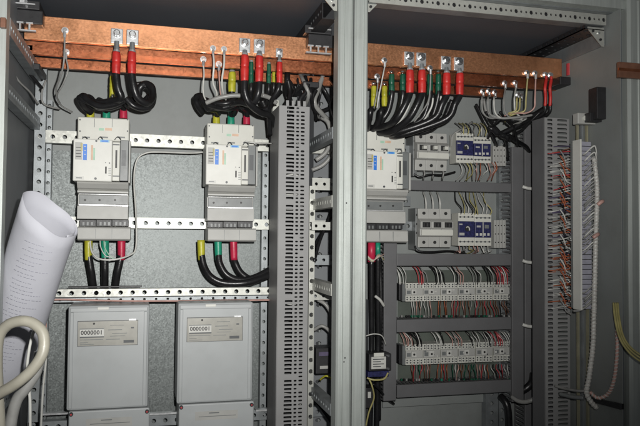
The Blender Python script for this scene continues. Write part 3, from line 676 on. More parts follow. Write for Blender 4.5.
# ------------------------------------------------------------------ meters
def meter():
    Yf=1.495; o=P(108,420,Yf)
    t=thing('electricity_meter','left grey electricity meter, below the left breaker','electricity meter',o,'pair of grey electricity meters')
    def b(name,a,bb,c,d,y0,y1,m,par=t,bev=.0):
        return pb(MB(),a,bb,c,d,y0,y1).build(name,m,par,bev)
    x0=P(67.2,360,Yf).x; x1=P(148.6,360,Yf).x; zt=P(108,305.5,Yf).z; zb=P(108,409,Yf).z
    body=MB().box(x0,x1,Yf,1.594,zb,zt).build('case','meter',t,.004)
    rim=.0075
    # raised border round a shallow tray
    f=MB(); yy=Yf-.003
    f.box(x0+.004,x1-.004,yy,Yf-.0002,zt-.013,zt-.004); f.box(x0+.004,x0+.011,yy,Yf-.0002,zb+.004,zt-.0132); f.box(x1-.011,x1-.004,yy,Yf-.0002,zb+.004,zt-.0132)
    f.build('raised_border','meter',body,.0012)
    b('latch',97.5,307.2,109,310,Yf-.0052,Yf-.0031,'white',body,.0008)
    pl=b('name_plate',77.5,320.5,138,345.6,Yf-.0016,Yf-.0002,'plate',t,.0003)
    fr=MB(); X0=P(77.5,333,Yf).x; X1=P(138,333,Yf).x; Z1=P(108,320.5,Yf).z; Z2=P(108,345.6,Yf).z
    fr.box(X0,X1,Yf-.0022,Yf-.0017,Z1-.0012,Z1).box(X0,X1,Yf-.0022,Yf-.0017,Z2,Z2+.0008).box(X0,X0+.001,Yf-.0022,Yf-.0017,Z2,Z1).box(X1-.001,X1,Yf-.0022,Yf-.0017,Z2,Z1)
    fr.build('plate_edge','dgrey',pl)
    b('glint',129,319,136,320.4,Yf-.003,Yf-.0017,'tin',pl)
    cb=b('counter_window',79.8,328.5,104,337.8,Yf-.0024,Yf-.0018,'wwhite',pl)
    b('counter_frame',79.8,336.6,104,337.8,Yf-.0030,Yf-.0025,'dgrey',pl)
    b('counter_frame',79.8,328.5,104,329.4,Yf-.0030,Yf-.0025,'mgrey',pl)
    q=P(91.8,332.9,Yf-.0028); text_mesh('0000001',.0122,q.x,q.y,q.z,'ink',pl,'counter_digits')
    q=P(94,323.8,Yf-.0035); MB().cyl(q,q+Vector((0,.0018,0)),.0022,10).build('indicator','ink',pl)
    for a,bb,c,h in ((108,329.5,122,.7),(112,333,127,.6),(110,335.8,125,.5),(80,339.5,103,.6),(106,339,120,.6),(80,342.6,88,.6),(80,344.3,94,.5),(110,325,124,.5)):
        b('print_line',a,bb,c,bb+h,Yf-.0020,Yf-.00165,'mgrey',pl)
    b('print_block',123.5,340,134,342.8,Yf-.0020,Yf-.00165,'dgrey',pl); b('print_block',131,327,134,328.4,Yf-.0020,Yf-.00165,'dgrey',pl)
    # terminal cover
    x0b=P(68.4,420,Yf).x; x1b=P(149.5,420,Yf).x; z1=P(108,409.8,Yf).z
    tc=MB().box(x0b,x1b,Yf-.001,1.594,z1-.062,z1).build('terminal_cover','meter',t,.003)
    b('cover_label',86,418,132,427,Yf-.0018,Yf-.0011,'lgrey',tc)
    b('print_block',101,419.5,112,420.6,Yf-.0022,Yf-.0019,'mgrey',tc); b('print_line',90,423,130,423.6,Yf-.0022,Yf-.0019,'mgrey',tc)
    for a,c in ((71,414.8),(147,411.8)):
        q=P(a,c,Yf-.004); sc=MB().cyl(q,q+Vector((0,.004,0)),.0042,12).build('seal_screw','blackp',t); 
        MB().cyl(q+Vector((0,-.001,0)),q+Vector((0,-.0001,0)),.002,8).build('seal','wred',sc)
    return t
mt=meter()
dup(mt,(P(177.2,360,1.495).x-P(67.2,360,1.495).x,0,.0025),'right grey electricity meter, between the other meter and the tall slotted duct')
o=pb(MB(),42,413.3,70,415,1.585,1.599).build('bright_lip','tin'); tag(o,'bright strip edge of the bottom rail left of the left meter','strip')
o=pb(MB(),149.5,413,176.5,414.8,1.585,1.599).build('bright_lip','tin'); tag(o,'bright strip edge of the bottom rail between the two meters','strip')
o=pb(MB(),256,409.5,276,411.2,1.585,1.599).build('bright_lip','tin'); tag(o,'bright strip edge of the bottom rail between right meter and duct','strip')

# ------------------------------------------------------------------ tall slotted duct
Yd=1.455
t=thing('slotted_duct','tall grey slotted wiring duct standing left of the joined front posts','wiring duct',P(294,426,Yd))
x0=P(278.5,213,Yd).x; x1=P(308.5,213,Yd).x; zt=P(294,106,Yd).z; zb=P(294,520,Yd).z
n=104
def dslot(i,j):
    if i in (0,3): return None
    return (.40,.27,.92)
W_=x1-x0
# four strips: plain left, two slot columns, plain right
def strip(xa,xb,hole,nn=n,name='slotted_face'):
    return MB().perf((xa,Yd,zb),(xb-xa,0,0),(0,0,zt-zb),1,nn,hole,-.002)
m_=strip(x0,x0+W_*.20,lambda i,j:None); 
m_.v+=[]; m_.build('edge_wall','duct',t)
rj=random.uniform
def jit(a,b,d,miss=.03): return lambda i,j: None if random.random()<miss else (a*rj(.9,1.05),b*rj(.85,1.12),d)
strip(x0+W_*.20,x0+W_*.535,jit(.40,.29,.95)).build('slotted_face','duct',t)
strip(x0+W_*.535,x0+W_*.68,jit(.36,.24,.8)).build('slotted_face','duct',t)
strip(x0+W_*.68,x0+W_*.88,jit(.34,.25,.85)).build('slotted_face','duct',t)
strip(x0+W_*.88,x1,lambda i,j:None).build('edge_wall','duct',t)
MB().box(x0-.001,x0+.0005,Yd+.0021,1.56,zb,zt).build('cover','duct',t)
MB().box(x1-.0005,x1+.001,Yd+.0021,1.56,zb,zt).build('base','duct',t)
MB().box(x0+.001,x1-.001,1.545,1.547,zb,zt).build('rear_wall','duct_d',t)
for k in range(26):
    z=zb+(zt-zb)*(k+.5)/26+random.uniform(-.008,.008)
    MB().tube([Vector((x0+.006,1.50,z)),Vector((x0+W_*.5,1.468,z+random.uniform(-.006,.006))),Vector((x1-.004,1.49,z+random.uniform(-.01,.01)))],.0016,5,3).build('inner_wire',random.choice(['wwhite','wgrey','black','black']),t)
# top fingers
for k in range(4):
    xa=x0+W_*(.22+.19*k); MB().box(xa,xa+.006,Yd+.001,Yd+.0028,zt+.0005,zt+.012).build('finger','duct',t)

# things between duct and posts
for k,(pts,r,m_,lb) in enumerate((
    ([(316,160,1.56),(326,152,1.55),(331,138,1.54),(328,122,1.55),(318,116,1.57)],.0055,'wgrey','grey ribbed tube bending between the tall duct and joined posts'),
    ([(312,170,1.58),(324,164,1.57),(334,150,1.56),(336,130,1.56)],.005,'wgrey','second grey tube under the bent ribbed one'),
    ([(314,262,1.50),(320,240,1.52),(330,215,1.56),(336,190,1.60)],.004,'black','black cable slanting up between duct and joined posts'),
    ([(312,250,1.52),(322,232,1.55),(336,210,1.6)],.003,'black','thin black cable next to the slanting one'),
    ([(316,90,1.52),(312,100,1.52),(316,112,1.54),(330,108,1.56)],.005,'black','black cable at the top between duct and posts'),
    ([(308,84,1.50),(306,92,1.50),(300,100,1.50),(302,112,1.50)],.005,'black','black cable entering the open top of the tall duct'),
    ([(288,80,1.50),(290,92,1.50),(288,104,1.49),(289,116,1.49)],.005,'black','left black cable entering the open top of the tall duct'),
    ([(320,380,1.56),(326,376,1.54),(332,380,1.54),(334,388,1.55)],.0022,'yellow','yellow green earth wire under the small black device by the duct'),
    ([(312,395,1.54),(322,408,1.52),(333,424,1.50)],.0045,'black','black cable slanting down beside the duct bottom'),
    ([(318,300,1.55),(326,305,1.54),(333,318,1.54),(334,335,1.56)],.0045,'wgrey','grey tube hanging above the small black device'),
    ([(314,330,1.55),(322,326,1.54),(330,332,1.54),(333,342,1.56)],.004,'wgrey','second grey tube above the small black device'),
    )):
    cable('loose_cable',lb,pts,r,m_,'loose cable')
desc=['leaning left','leaning right','bent into a hook','nearly straight','curling to the back','sagging low','looping once','crossing the others','half hidden','reaching the posts']
for k in range(10):
    ax_=286+k*5; ay=68+random.uniform(-6,14)
    pts=[(ax_+random.uniform(-6,6),ay,1.53+random.uniform(0,.05)),(ax_+random.uniform(-7,7),ay+14,1.50+random.uniform(0,.06)),(ax_+random.uniform(-8,8),ay+28,1.50+random.uniform(0,.06)),(ax_+random.uniform(-6,10),ay+44,1.52+random.uniform(0,.06))]
    cable('loose_cable','%s cable %s in the dark tangle above the tall duct'%(('grey' if k in (3,7) else 'black'),desc[k]),pts,random.choice([.003,.0045,.006]),'wgrey' if k in (3,7) else 'black','loose cable')
t=thing('black_relay','small black device between the tall duct bottom and joined posts','relay',P(325,360,1.55))
pb(MB(),316,348,333,374,1.55,1.60).build('body','blackp',t,.002)
pb(MB(),319,352,329,356,1.547,1.5495).build('label','wviolet',t)
pb(MB(),320,366,328,369,1.547,1.5495).build('screw_row','lgrey',t)
t=thing('support_plate','grey perforated plate behind the tubes between duct and posts','plate',P(320,213,1.63))
MB().perf(P(311,440,1.64),(P(337,213,1.64).x-P(311,213,1.64).x,0,0),(0,0,P(320,60,1.64).z-P(311,440,1.64).z),2,30,lambda i,j:(.22,.16) if (j%3) else None,-.002).build('sheet','paint_d',t)
for k,(a,b,c) in enumerate(((178,190,1.52),(222,230,1.47),(255,265,1.54),(292,300,1.52))):
    t=perf_rail('mounting_rail',['rail stub beside the joined posts, level with the breaker face bottoms','brightest rail stub beside the joined posts, level with the lower breaker rail','rail stub beside the joined posts, level with the black cable curve','rail stub beside the joined posts, level with the long meter rail'][k],P(312,213,c).x,P(336,213,c).x+.02,c,P(320,b,c).z,P(320,a,c).z,4,m='galv' if k!=2 else 'rearpost')

# ------------------------------------------------------------------ right half: duct frame
Yp=1.655
t=thing('mounting_plate','grey mounting plate behind the relay rows in the right cabinet half','plate',P(450,400,Yp))
MB().box(P(384,213,Yp).x,P(520,213,Yp).x,Yp,Yp+.003,P(450,404,Yp).z,P(450,128,Yp).z).build('sheet','paint',t)
Yq=1.585
def duct(label,a,b,c,d,m='duct_d',slots=None,Y=Yq):
    t=thing('wiring_duct',label,'wiring duct',P((a+c)/2,d,Y))
    pb(MB(),a,b,c,d,Y,Y+.006).build('cover',m,t,.0012)
    mx,my=(a+c)/2,(b+d)/2
    xa,xb,za,zb_=P(a,my,Y).x,P(c,my,Y).x,P(mx,d,Y).z,P(mx,b,Y).z
    e=.0015; Yk=Yp-.0005
    if (c-a)>(d-b):
        n=int((xb-xa)/.010)
        MB().perf((xa,Y+.0065,zb_-e),(xb-xa,0,0),(0,Yk-Y-.0065,0),n,1,lambda i,j:(.27,.42,.95),-.0015).build('upper_fingers',m,t)
        MB().perf((xa,Y+.0065,za+e),(xb-xa,0,0),(0,Yk-Y-.0065,0),n,1,lambda i,j:(.27,.42,.95),.0015).build('lower_fingers',m,t)
    else:
        n=int((zb_-za)/.010)
        MB().perf((xa+e,Y+.0065,za),(0,Yk-Y-.0065,0),(0,0,zb_-za),1,n,lambda i,j:(.42,.27,.95),.0015).build('left_fingers',m,t)
        MB().perf((xb-e,Y+.0065,za),(0,Yk-Y-.0065,0),(0,0,zb_-za),1,n,lambda i,j:(.42,.27,.95),-.0015).build('right_fingers',m,t)
    return t
duct('topmost horizontal grey duct, between upper and lower triple breakers',396,181.5,511.5,191)
duct('second horizontal grey duct, above the upper relay row',397.2,254,511.5,265.8)
duct('third horizontal grey duct, between the two relay rows',397.2,318.5,511.5,331)
duct('lowest horizontal grey duct, below the lower relay row',397.2,382.5,511.5,395)
duct('left vertical grey duct of the frame around the relay rows',384,227,396.8,401)
duct('right vertical grey duct of the frame around the relay rows',512,147,523.5,402)
duct('vertical grey duct above the sagging wires beside the slotted side duct',525,125,534.5,470,Y=1.60)
for k,y_ in enumerate((188,262,326)):
    t=thing('cable_clip','pale cable clip in the gap right of the duct frame, '+('topmost of three','middle of three','lowest of three')[k],'cable clip',P(528,y_,1.55))
    MB().tube([P(522.5,y_-1.5,1.575),P(527,y_,1.57),P(532,y_+.6,1.56),P(536,y_+.5,1.56)],.0045,8,4).build('strap','wwhite',t,smooth=True)
cable('grey_tube','pale grey tube joining the duct frame corner to the slotted side duct',[(512,397,1.58),(518,401,1.56),(526,402,1.54),(534,399,1.53),(537,394,1.54)],.0055,'wgrey','tube')
cable('black_cable','black cable bundle in the gap at the lower right frame corner',[(520,392,1.60),(527,388,1.59),(532,382,1.59),(533,374,1.60)],.010,'black')
cable('black_cable','black cable falling below the lower right corner of the duct frame',[(500,396,1.62),(507,405,1.60),(509,426,1.60),(509,470,1.60)],.009,'black')

# triple breakers
def triple(a,b,c,d,label):
    Yt=1.575; x0=P(a,(b+d)/2,Yt).x; x1=P(c,(b+d)/2,Yt).x
    zt=P((a+c)/2,b,Yt).z; zb_=P((a+c)/2,d,Yt).z; H=zt-zb_
    t=thing('triple_breaker',label,'miniature breaker',Vector(((x0+x1)/2,Yt,zb_)),'small triple breakers on the right panel')
    w_=(x1-x0)/3
    def z(f): return zb_+H*f
    for i in range(3):
        xa=x0+w_*i+.0003; xb=x0+w_*(i+1)-.0003
        prof=[(1.627,z(0)),(Yt+.016,z(0)),(Yt+.014,z(.27)),(Yt+.004,z(.30)),(Yt+.004,z(.47)),(Yt,z(.50)),(Yt,z(.66)),(Yt+.006,z(.70)),(Yt+.014,z(.74)),(Yt+.016,z(1)),(1.627,z(1))]
        pl=MB().prism(prof,0,xa,xb).build('pole','lgrey',t,.0008)
        for f in (.13,.88):
            q=Vector(((xa+xb)/2,Yt+.0125,z(f))); MB().cyl(q,q+Vector((0,.003,0)),.0040,10).build('screw_hole','ink',pl)
        MB().box(xa+w_*.18,xb-w_*.12,Yt-.001,Yt-.0001,z(.51),z(.65)).build('toggle_well','ink',pl)
        tg=MB().box(xa+w_*.38,xb-w_*.30,Yt-.013,Yt-.0012,z(.53),z(.62)).build('toggle','blackp' if a>419 else 'cream',pl,.0006)
    MB().box(x0+.004,x1-.001,Yt+.0005,Yt+.0037,z(.31),z(.45)).build('label_strip','cream',t)
    return t
triple(417.5,132,449.5,170,'upper small three pole breaker, left of the upper blue relays')
triple(420.5,208.5,453.5,247.5,'lower small three pole breaker with black toggles, left of the lower blue relays')
def dark_side(a,b,c,d,lb):
    t=thing('side_module',lb,'side module',P(a,d,1.60)); pb(MB(),a,b,c,d,1.60,1.65).build('body','mgrey',t,.001)
    for k in range(3): pb(MB(),a+1,b+6+k*9,c-1,b+8+k*9,1.597,1.5995).build('groove','ink',t)
dark_side(413,134,417,176,'dark side module left of the upper three pole breaker'); dark_side(415.5,208,420,250,'dark side module left of the lower three pole breaker')

def blue_relay(a,b,c,d,label,logo,m='navy'):
    Yt=1.58; t=thing('blue_relay',label,'relay',P((a+c)/2,d,Yt),'blue labelled relays')
    my=(b+d)/2; h=d-b
    pb(MB(),a,b,c,d,Yt+.006,1.627).build('body','cream',t,.001)
    f=pb(MB(),a+.2,b+h*.25,c-.2,b+h*.74,Yt,Yt+.0058).build('front',m,t,.001)
    nn=max(2,int((c-a)/3.4))
    for yy,nm in ((b+h*.12,'upper'),(b+h*.87,'lower')):
        for k in range(nn):
            q=P(a+(c-a)*(k+.5)/nn,yy,Yt+.0045); MB().cyl(q,q+Vector((0,.0016,0)),.0024,8).build('terminal_screw','dgrey',t)
        pb(MB(),a+.4,yy-.35,c-.4,yy+.35,Yt+.0052,Yt+.0059).build('terminal_line','mgrey',t)
    if logo:
        q=P(a+(c-a)*.58,my-1,Yt-.0012); o=MB().cyl(q,q+Vector((0,.0011,0)),.0075,14).build('dial','ink',f)
        MB().tube([q+Vector((-.0045,-.0004,.002)),q+Vector((0,-.0006,.0045)),q+Vector((.004,-.0006,.001)),q+Vector((.0045,-.0004,-.005))],.0016,6,3).build('dial_mark','wwhite',f)
        pb(MB(),a+1,b+h*.32,a+4,b+h*.36,Yt-.0005,Yt-.0001).build('print','lgrey',f)
        pb(MB(),a+1,b+h*.60,a+6,b+h*.68,Yt-.0005,Yt-.0001).build('print','lgrey',f)
    else:
        pb(MB(),(a+c)/2-.5,b+h*.26,(a+c)/2+.5,b+h*.73,Yt-.0005,Yt-.0001).build('window_bar','lgrey',f)
        for k in range(4): pb(MB(),a+1.2+k*3.8,b+h*.60,a+3.4+k*3.8,b+h*.68,Yt-.0009,Yt-.00055).build('print','wwhite',f)
        pb(MB(),a+2,b+h*.36,a+6,b+h*.42,Yt-.0009,Yt-.00055).build('print','lgrey',f); pb(MB(),a+10,b+h*.34,a+14,b+h*.45,Yt-.0009,Yt-.00055).build('print','mgrey',f)
    return t
blue_relay(456.5,133,473.5,163,'left of the two upper blue labelled relays, round dial on its face',True)
blue_relay(473.8,137,491,163,'right of the two upper blue labelled relays, white print line across',False)
blue_relay(458.5,213,474.5,246,'left of the two lower blue labelled relays, round dial on its face',True)
blue_relay(474.8,214,491.5,246,'right of the two lower blue labelled relays, white print line across',False)
def term_block(a,b,c,d,label,n):
    Yt=1.595; t=thing('terminal_block',label,'terminal block',P((a+c)/2,d,Yt)); 
    for k in range(n):
        p=pb(MB(),a+(c-a)*k/n+.15,b,a+(c-a)*(k+1)/n-.15,d,Yt,1.627).build('terminal','lgrey',t,.0006)
        for f in (.2,.5,.8):
            q=P(a+(c-a)*(k+.5)/n,b+(d-b)*f,Yt-.0006); MB().cyl(q,q+Vector((0,.0005,0)),.0018,6).build('hole','ink',p)
term_block(493,146,506,166,'small cream terminal block right of the upper blue relays',4)
term_block(494,220,506,248,'small cream terminal block right of the lower blue relays',4)

# relay socket rows
def relay_row(rowname,xa,xb,ya,yb,yt_slope):
    Yt=1.60
    nmod=6; w_=(xb-xa)/nmod
    pos=['leftmost','second from the left','third from the left','fourth from the left','fifth from the left','rightmost']
    proto=None
    for k in range(nmod):
        a=xa+w_*k; 
        if proto is None:
            t=thing('relay_socket','leftmost white relay socket of the %s row'%rowname,'relay socket',P(a,yb,Yt),'relay sockets in the %s row'%rowname)
            body=pb(MB(),a+.15,ya,a+w_-.15,yb,Yt+.006,1.652).build('base','cream',t,.0008)
            h=yb-ya
            pb(MB(),a+.4,ya+h*.30,a+w_-.4,ya+h*.68,Yt+.001,Yt+.0058).build('relay_body','lgrey',t,.0012)
            pb(MB(),a+w_*.36,ya+h*.34,a+w_*.64,ya+h*.64,Yt-.003,Yt+.0009).build('relay_cap','wwhite',t,.001)
            q=P(a+w_*.5,ya+h*.5,Yt-.0042); MB().cyl(q,q+Vector((0,.0011,0)),.0028,8).build('indicator','ink',t)
            s=MB(); l=MB()
            for f in (.10,.22,.78,.90):
                for i in range(5):
                    q=P(a+w_*(i+.5)/5,ya+h*f,Yt+.0045); s.cyl(q,q+Vector((0,.0014,0)),.0021,6)
            s.build('terminal_screws','dgrey',t)['kind']='stuff'
            for i in range(1,5): pb(l,a+w_*i/5-.12,ya+h*.02,a+w_*i/5+.12,ya+h*.28,Yt+.0050,Yt+.0059); pb(l,a+w_*i/5-.12,ya+h*.72,a+w_*i/5+.12,ya+h*.98,Yt+.0050,Yt+.0059)
            l.build('divider','mgrey',t)['kind']='stuff'
            pb(MB(),a+w_*.08,ya+h*.42,a+w_*.30,ya+h*.60,Yt+.0004,Yt+.0009).build('marking','mgrey',t)
            proto=t; X0=t.location.x
        else:
            d_o=dup(proto,(P(a,yb,Yt).x-P(xa,yb,Yt).x,0,0),'%s white relay socket of the %s row'%(pos[k],rowname))
            for _ in range(3):
                ma=a+w_*random.uniform(.05,.85); mb_=ya+(yb-ya)*random.uniform(.30,.60)
                pb(MB(),ma,mb_,ma+random.uniform(.8,2.2),mb_+random.uniform(.8,2.0),Yt+.0001,Yt+.0009).build('marker_tag',random.choice(['wwhite','cream','mgrey','dgrey','wwhite']),d_o)
    t=thing('end_clamp','dark end clamp at the left end of the %s relay row'%rowname,'end clamp',P(xa-4,yb,Yt))
    pb(MB(),xa-6,ya+1,xa-3.4,yb-1,Yt+.004,1.652).build('clamp','blackp',t,.0008); pb(MB(),xa-3,ya+1,xa-.3,yb,Yt+.008,1.652).build('spacer','mgrey',t,.0006)
    t=thing('backing_strip','dull green backing strip behind the wires of the %s relay row'%rowname,'strip',P(xa,yb,Yt))
    pb(MB(),398,ya-13,511,yb+14,1.6525,1.6545).build('sheet','olive',t)
relay_row('upper',405.5,511.5,283,301.5,0)
relay_row('lower',405.5,511.5,344.5,365,0)

# short wires above and below the relay rows
def ordinal(n):
    ones=['','first','second','third','fourth','fifth','sixth','seventh','eighth','ninth','tenth','eleventh','twelfth','thirteenth','fourteenth','fifteenth','sixteenth','seventeenth','eighteenth','nineteenth']
    if n<20: return ones[n]
    return {2:'twentieth',3:'thirtieth',4:'fortieth'}[n//10] if n%10==0 else {2:'twenty ',3:'thirty ',4:'forty '}[n//10]+ones[n%10]
def wires(axis, group, items):
    items=sorted(items,key=lambda q:q[0][0][axis]); cnt={}
    new=[]
    for (pts,m_,r,lb) in items:
        cnt[lb]=cnt.get(lb,0)+1
        new.append((pts,m_,r,lb.replace('thin ',ordinal(cnt[lb])+' ',1).replace(' wire ',' wire from the %s '%('left','top')[axis],1)))
    items=new
    for (pts,m_,r,lb) in items:
        cable('control_wire',lb,pts,r,m_,'wire',n=5,group=group,sub=4)
cn={'wwhite':'white','wred':'red','black':'black','wgrey':'grey','worange':'orange','wpink':'pink','wyellow':'yellow','wbrown':'brown','wviolet':'violet','dgreen':'dark green'}
for row,yd,yt,yb,yl in (('upper',266,283.5,301,318.5),('lower',331,345,364.5,382)):
    it=[]
    if row=='upper':
        g=[(402,3,'wwhite'),(423,4,'wred'),(440,4,'wwhite'),(459,4,'wpink'),(477,3,'wwhite'),(491,3,'wwhite'),(500,4,'wred'),(508,4,'wred')]
    else:
        g=[(409,4,'wpink'),(418,4,'wwhite'),(441,3,'wwhite'),(457,5,'wpink'),(476,4,'wwhite'),(490,4,'wwhite'),(499,4,'wred'),(507,4,'wwhite')]
    for gx,nn,mm in [(p_,q_+1,r_) for p_,q_,r_ in g]:
        for k in range(nn):
            x=gx+(k-nn/2)*2.0+random.uniform(-.8,.8); m2=mm if random.random()<.6 else random.choice(['wwhite','black','wgrey'])
            if k==0 and gx in (440,491,500): m2='black'
            e=random.uniform(-2.2,1.5); pts=[(x-5.5+e,yd+.5,1.625),(x-2.5+e*.5,yd+random.uniform(2,5),1.603),(x+random.uniform(-.3,1.5),yd+9,1.596+random.uniform(0,.006)),(x+1,yt+1,1.603)]
            it.append((pts,m2,.0013 if m2!='black' else .0015,'thin %s wire curving down from the duct onto the %s relay row'%(cn[m2],row)))
    wires(0,('wires above the %s relay row'%row),it)
    it=[]
    for k in range(36):
        x=411+k*2.75+random.uniform(-.5,.5)
        if 431<x<436 or 449<x<452: continue
        if row=='upper': m2=random.choice(['worange','wpink','wwhite']) if x<450 else random.choice(['wpink','wbrown','wred','wgrey','wwhite'])
        else: m2=random.choice(['wpink','worange','wred','wgrey','wwhite','dgreen'])
        if x>490: m2=random.choice(['wred','wwhite','black'])
        if random.random()<.2: m2='wbrown'
        dx=random.uniform(-2,2) if x<488 else random.uniform(0,5)
        it.append(([(x,yb,1.607),(x+random.uniform(-.8,.8),yb+4,1.600),(x+dx*.7,yb+9,1.602),(x+dx,yl+.5,1.63)],m2,.0012,'thin %s wire dropping from the %s relay row'%(cn[m2],row)))
    wires(0,('wires below the %s relay row'%row),it)
    # dark green ferrule ends in the duct fingers
    t=thing('marker_strip','row of dark green and black wire markers below the %s relay row'%row,'marker strip',P(400,yl,1.61))
    for k in range(44):
        x=401+k*2.5
        if random.random()<.25: continue
        pb(MB(),x,yl-3.2,x+1.5,yl-1.0,1.612,1.616).build('marker',random.choice(['dgreen','black','black','green' if 436<x<448 else 'dgreen','wgrey']),t)
# wires round triple breakers and blue relays
it=[]
for (xs,y0,y1) in (((424,433,443),170,181),((426,433,440),192,209)):
    for k,x in enumerate(xs):
        up=y0<180
        pts=[(x,y0,1.597),(x+.5,y0+4,1.59),(x-.5,y0+8,1.60),(x-1,y1,1.63)] if up else [(x-3,y0,1.63),(x-1,y0+5,1.60),(x,y0+11,1.59),(x,y1+1,1.597)]
        it.append((pts,'wgrey' if up else 'wwhite',.0022,'%s of three short leads %s'%(('left','middle','right')[k],'under the upper three pole breaker' if up else 'entering the lower three pole breaker from above')))
for (pts,m2,r,lb) in it: cable('breaker_lead',lb,pts,r,m2,'lead',n=6)
it=[]
for base in (163,246):
    for k in range(11):
        x=459+k*3.6; m2=random.choice(['wwhite','wpink','wyellow','wgrey']) if k<6 else random.choice(['wpink','worange','wwhite'])
        if base>200 and k>8: continue
        y_end = base+18 if base<200 else base+8
        it.append(([(x,base-1,1.59),(x+random.uniform(-1,4),base+random.uniform(3,7),1.578),(x+random.uniform(-2,4),base+(y_end-base)*.6,1.59),(x-2+random.uniform(-3,3),y_end,1.63)],m2,.0014,'thin %s wire hanging below the %s blue relays'%(cn[m2],'upper' if base<200 else 'lower')))
for base in (134,214):
    for k in range(9):
        x=460+k*3.6; m2=random.choice(['wwhite','wyellow','wgrey','black','wyellow'])
        it.append(([(x,base+2,1.59),(x+random.uniform(-1,3),base-random.uniform(3,6),1.58),(x-2+random.uniform(-3,3),base-9 if base<200 else base-13,1.60),(x-5,base-11 if base<200 else base-22,1.63)],m2,.0014,'thin %s wire arching over the %s blue relays'%(cn[m2],'upper' if base<200 else 'lower')))
wires(0,'wires around the blue relays',it)
cable('black_cable','black lead under the upper three pole breaker',[(414,174,1.60),(420,177,1.595),(430,174.5,1.59),(442,175,1.595),(455,172,1.61)],.0026,'black')
cable('black_cable','black lead under the lower three pole breaker',[(415,246,1.60),(418,251,1.595),(432,252,1.59),(450,251,1.60),(466,254,1.62)],.0026,'black')
cable('grey_lead','grey lead rising right of the upper three pole breaker',[(452,150,1.62),(452,137,1.61),(458,131,1.60),(466,127,1.61),(472,122,1.63)],.0026,'wgrey','cable')

# transformer by the posts
t=thing('transformer','black and white transformer between the joined posts and the duct frame','transformer',P(379,378,1.54))
pb(MB(),369,354,391.5,371,1.545,1.60).build('core','blackp',t,.0015)
pb(MB(),371.5,357,386,369,1.540,1.5448).build('label','wwhite',t)
for k in range(4): pb(MB(),373,359+k*2.4,384-(k%2)*3,359.8+k*2.4,1.5392,1.5399).build('print_line','dgrey',t)
pb(MB(),374,353,384,356.6,1.542,1.5445).build('top_label','cream',t)
pb(MB(),368,371.5,389,377,1.548,1.60).build('lower_flange','navy',t,.001)
for a,b in ((388.5,356),(388.5,369)):
    q=P(a,b,1.541); MB().cyl(q,q+Vector((0,.004,0)),.003,8).build('bolt','nickel',t)
cable('earth_wire','yellow earth wire looping under the transformer',[(367,378,1.54),(374,380,1.535),(384,379,1.535),(388,373,1.54)],.0022,'wyellow','wire')
cable('earth_wire','second yellow wire falling from the transformer along the joined posts',[(369,379,1.54),(372,386,1.54),(374,398,1.55),(369,412,1.56),(366,426,1.57)],.0020,'wyellow','wire')
t=thing('small_socket','small black socket low beside the joined posts, under the transformer','socket',P(371,405,1.56))
pb(MB(),366,388,373.5,408,1.56,1.60).build('body','blackp',t,.001); pb(MB(),368,392,371,398,1.557,1.5595).build('insert','wwhite',t)
cable('black_cable','black lead slanting across below the transformer',[(373,384,1.56),(380,390,1.57),(386,398,1.60),(394,404,1.62)],.003,'black')
cable('black_cable','vertical black cable left of the duct frame',[(380,262,1.60),(381,300,1.60),(380,350,1.61),(379,420,1.62)],.0055,'black')

# ------------------------------------------------------------------ right side: slotted duct on the side wall
Ys=1.43
t=thing('slotted_duct','slotted grey wiring duct on the right side wall, left of the wire comb','wiring duct',P(550,426,Ys))
xa=P(545,213,Ys).x; xb=P(569.5,213,Ys).x; zt=P(556,118,Ys).z; zb_=P(556,520,Ys).z; n=92
MB().perf((xa,Ys,zb_),((xb-xa)*.42,0,0),(0,0,zt-zb_),1,n,lambda i,j:(.26,.30,.9),-.002).build('slotted_face','duct',t)
MB().perf((xa+(xb-xa)*.42,Ys,zb_),((xb-xa)*.58,0,0),(0,0,zt-zb_),1,n,lambda i,j:(.36,.27,.9),-.002).build('slotted_face','duct',t)
MB().box(xa-.0015,xa+.0005,Ys+.002,Ys+.052,zb_,zt).build('cover','duct_d',t)
MB().box(xa,xb,Ys+.050,Ys+.052,zb_,zt).build('rear_wall','duct_d',t)
# terminal strip on double rails
t=thing('rail_pair','pair of yellowish metal rails behind the lavender terminal strip on the side wall','mounting rail',P(584,440,1.37))
for px in (577.5,582,587): MB().box(P(px,213,1.37).x,P(px+1.6,213,1.37).x,1.37,1.376,P(584,520,1.37).z,P(584,117,1.37).z).build('rail','brass' if px!=582 else 'rearpost',t)
t=thing('terminal_strip','long lavender terminal strip with white edge on the right side wall','terminal strip',P(584,310,1.34))
x_l=P(580.8,213,1.34).x; x_r=P(591.5,213,1.34).x; z_t=P(585,141,1.34).z; z_b=P(585,309,1.34).z
nt=34
for k in range(nt):
    za=z_b+(z_t-z_b)*k/nt; zc=z_b+(z_t-z_b)*(k+.88)/nt
    e=MB().box(x_l,x_r,1.34+random.uniform(0,.0012),1.364,za,zc).build('terminal','lav',t)
MB().box(x_l-.004,x_l-.0002,1.335,1.364,z_b-.002,z_t+.003).build('white_edge','white',t,.0006)
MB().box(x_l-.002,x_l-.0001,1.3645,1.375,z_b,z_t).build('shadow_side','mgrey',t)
cable('grey_tube','pale grey foot of the terminal strip',[(574,311,1.36),(580,310,1.345),(588,305,1.335),(596,298,1.335)],.003,'wgrey','tube')
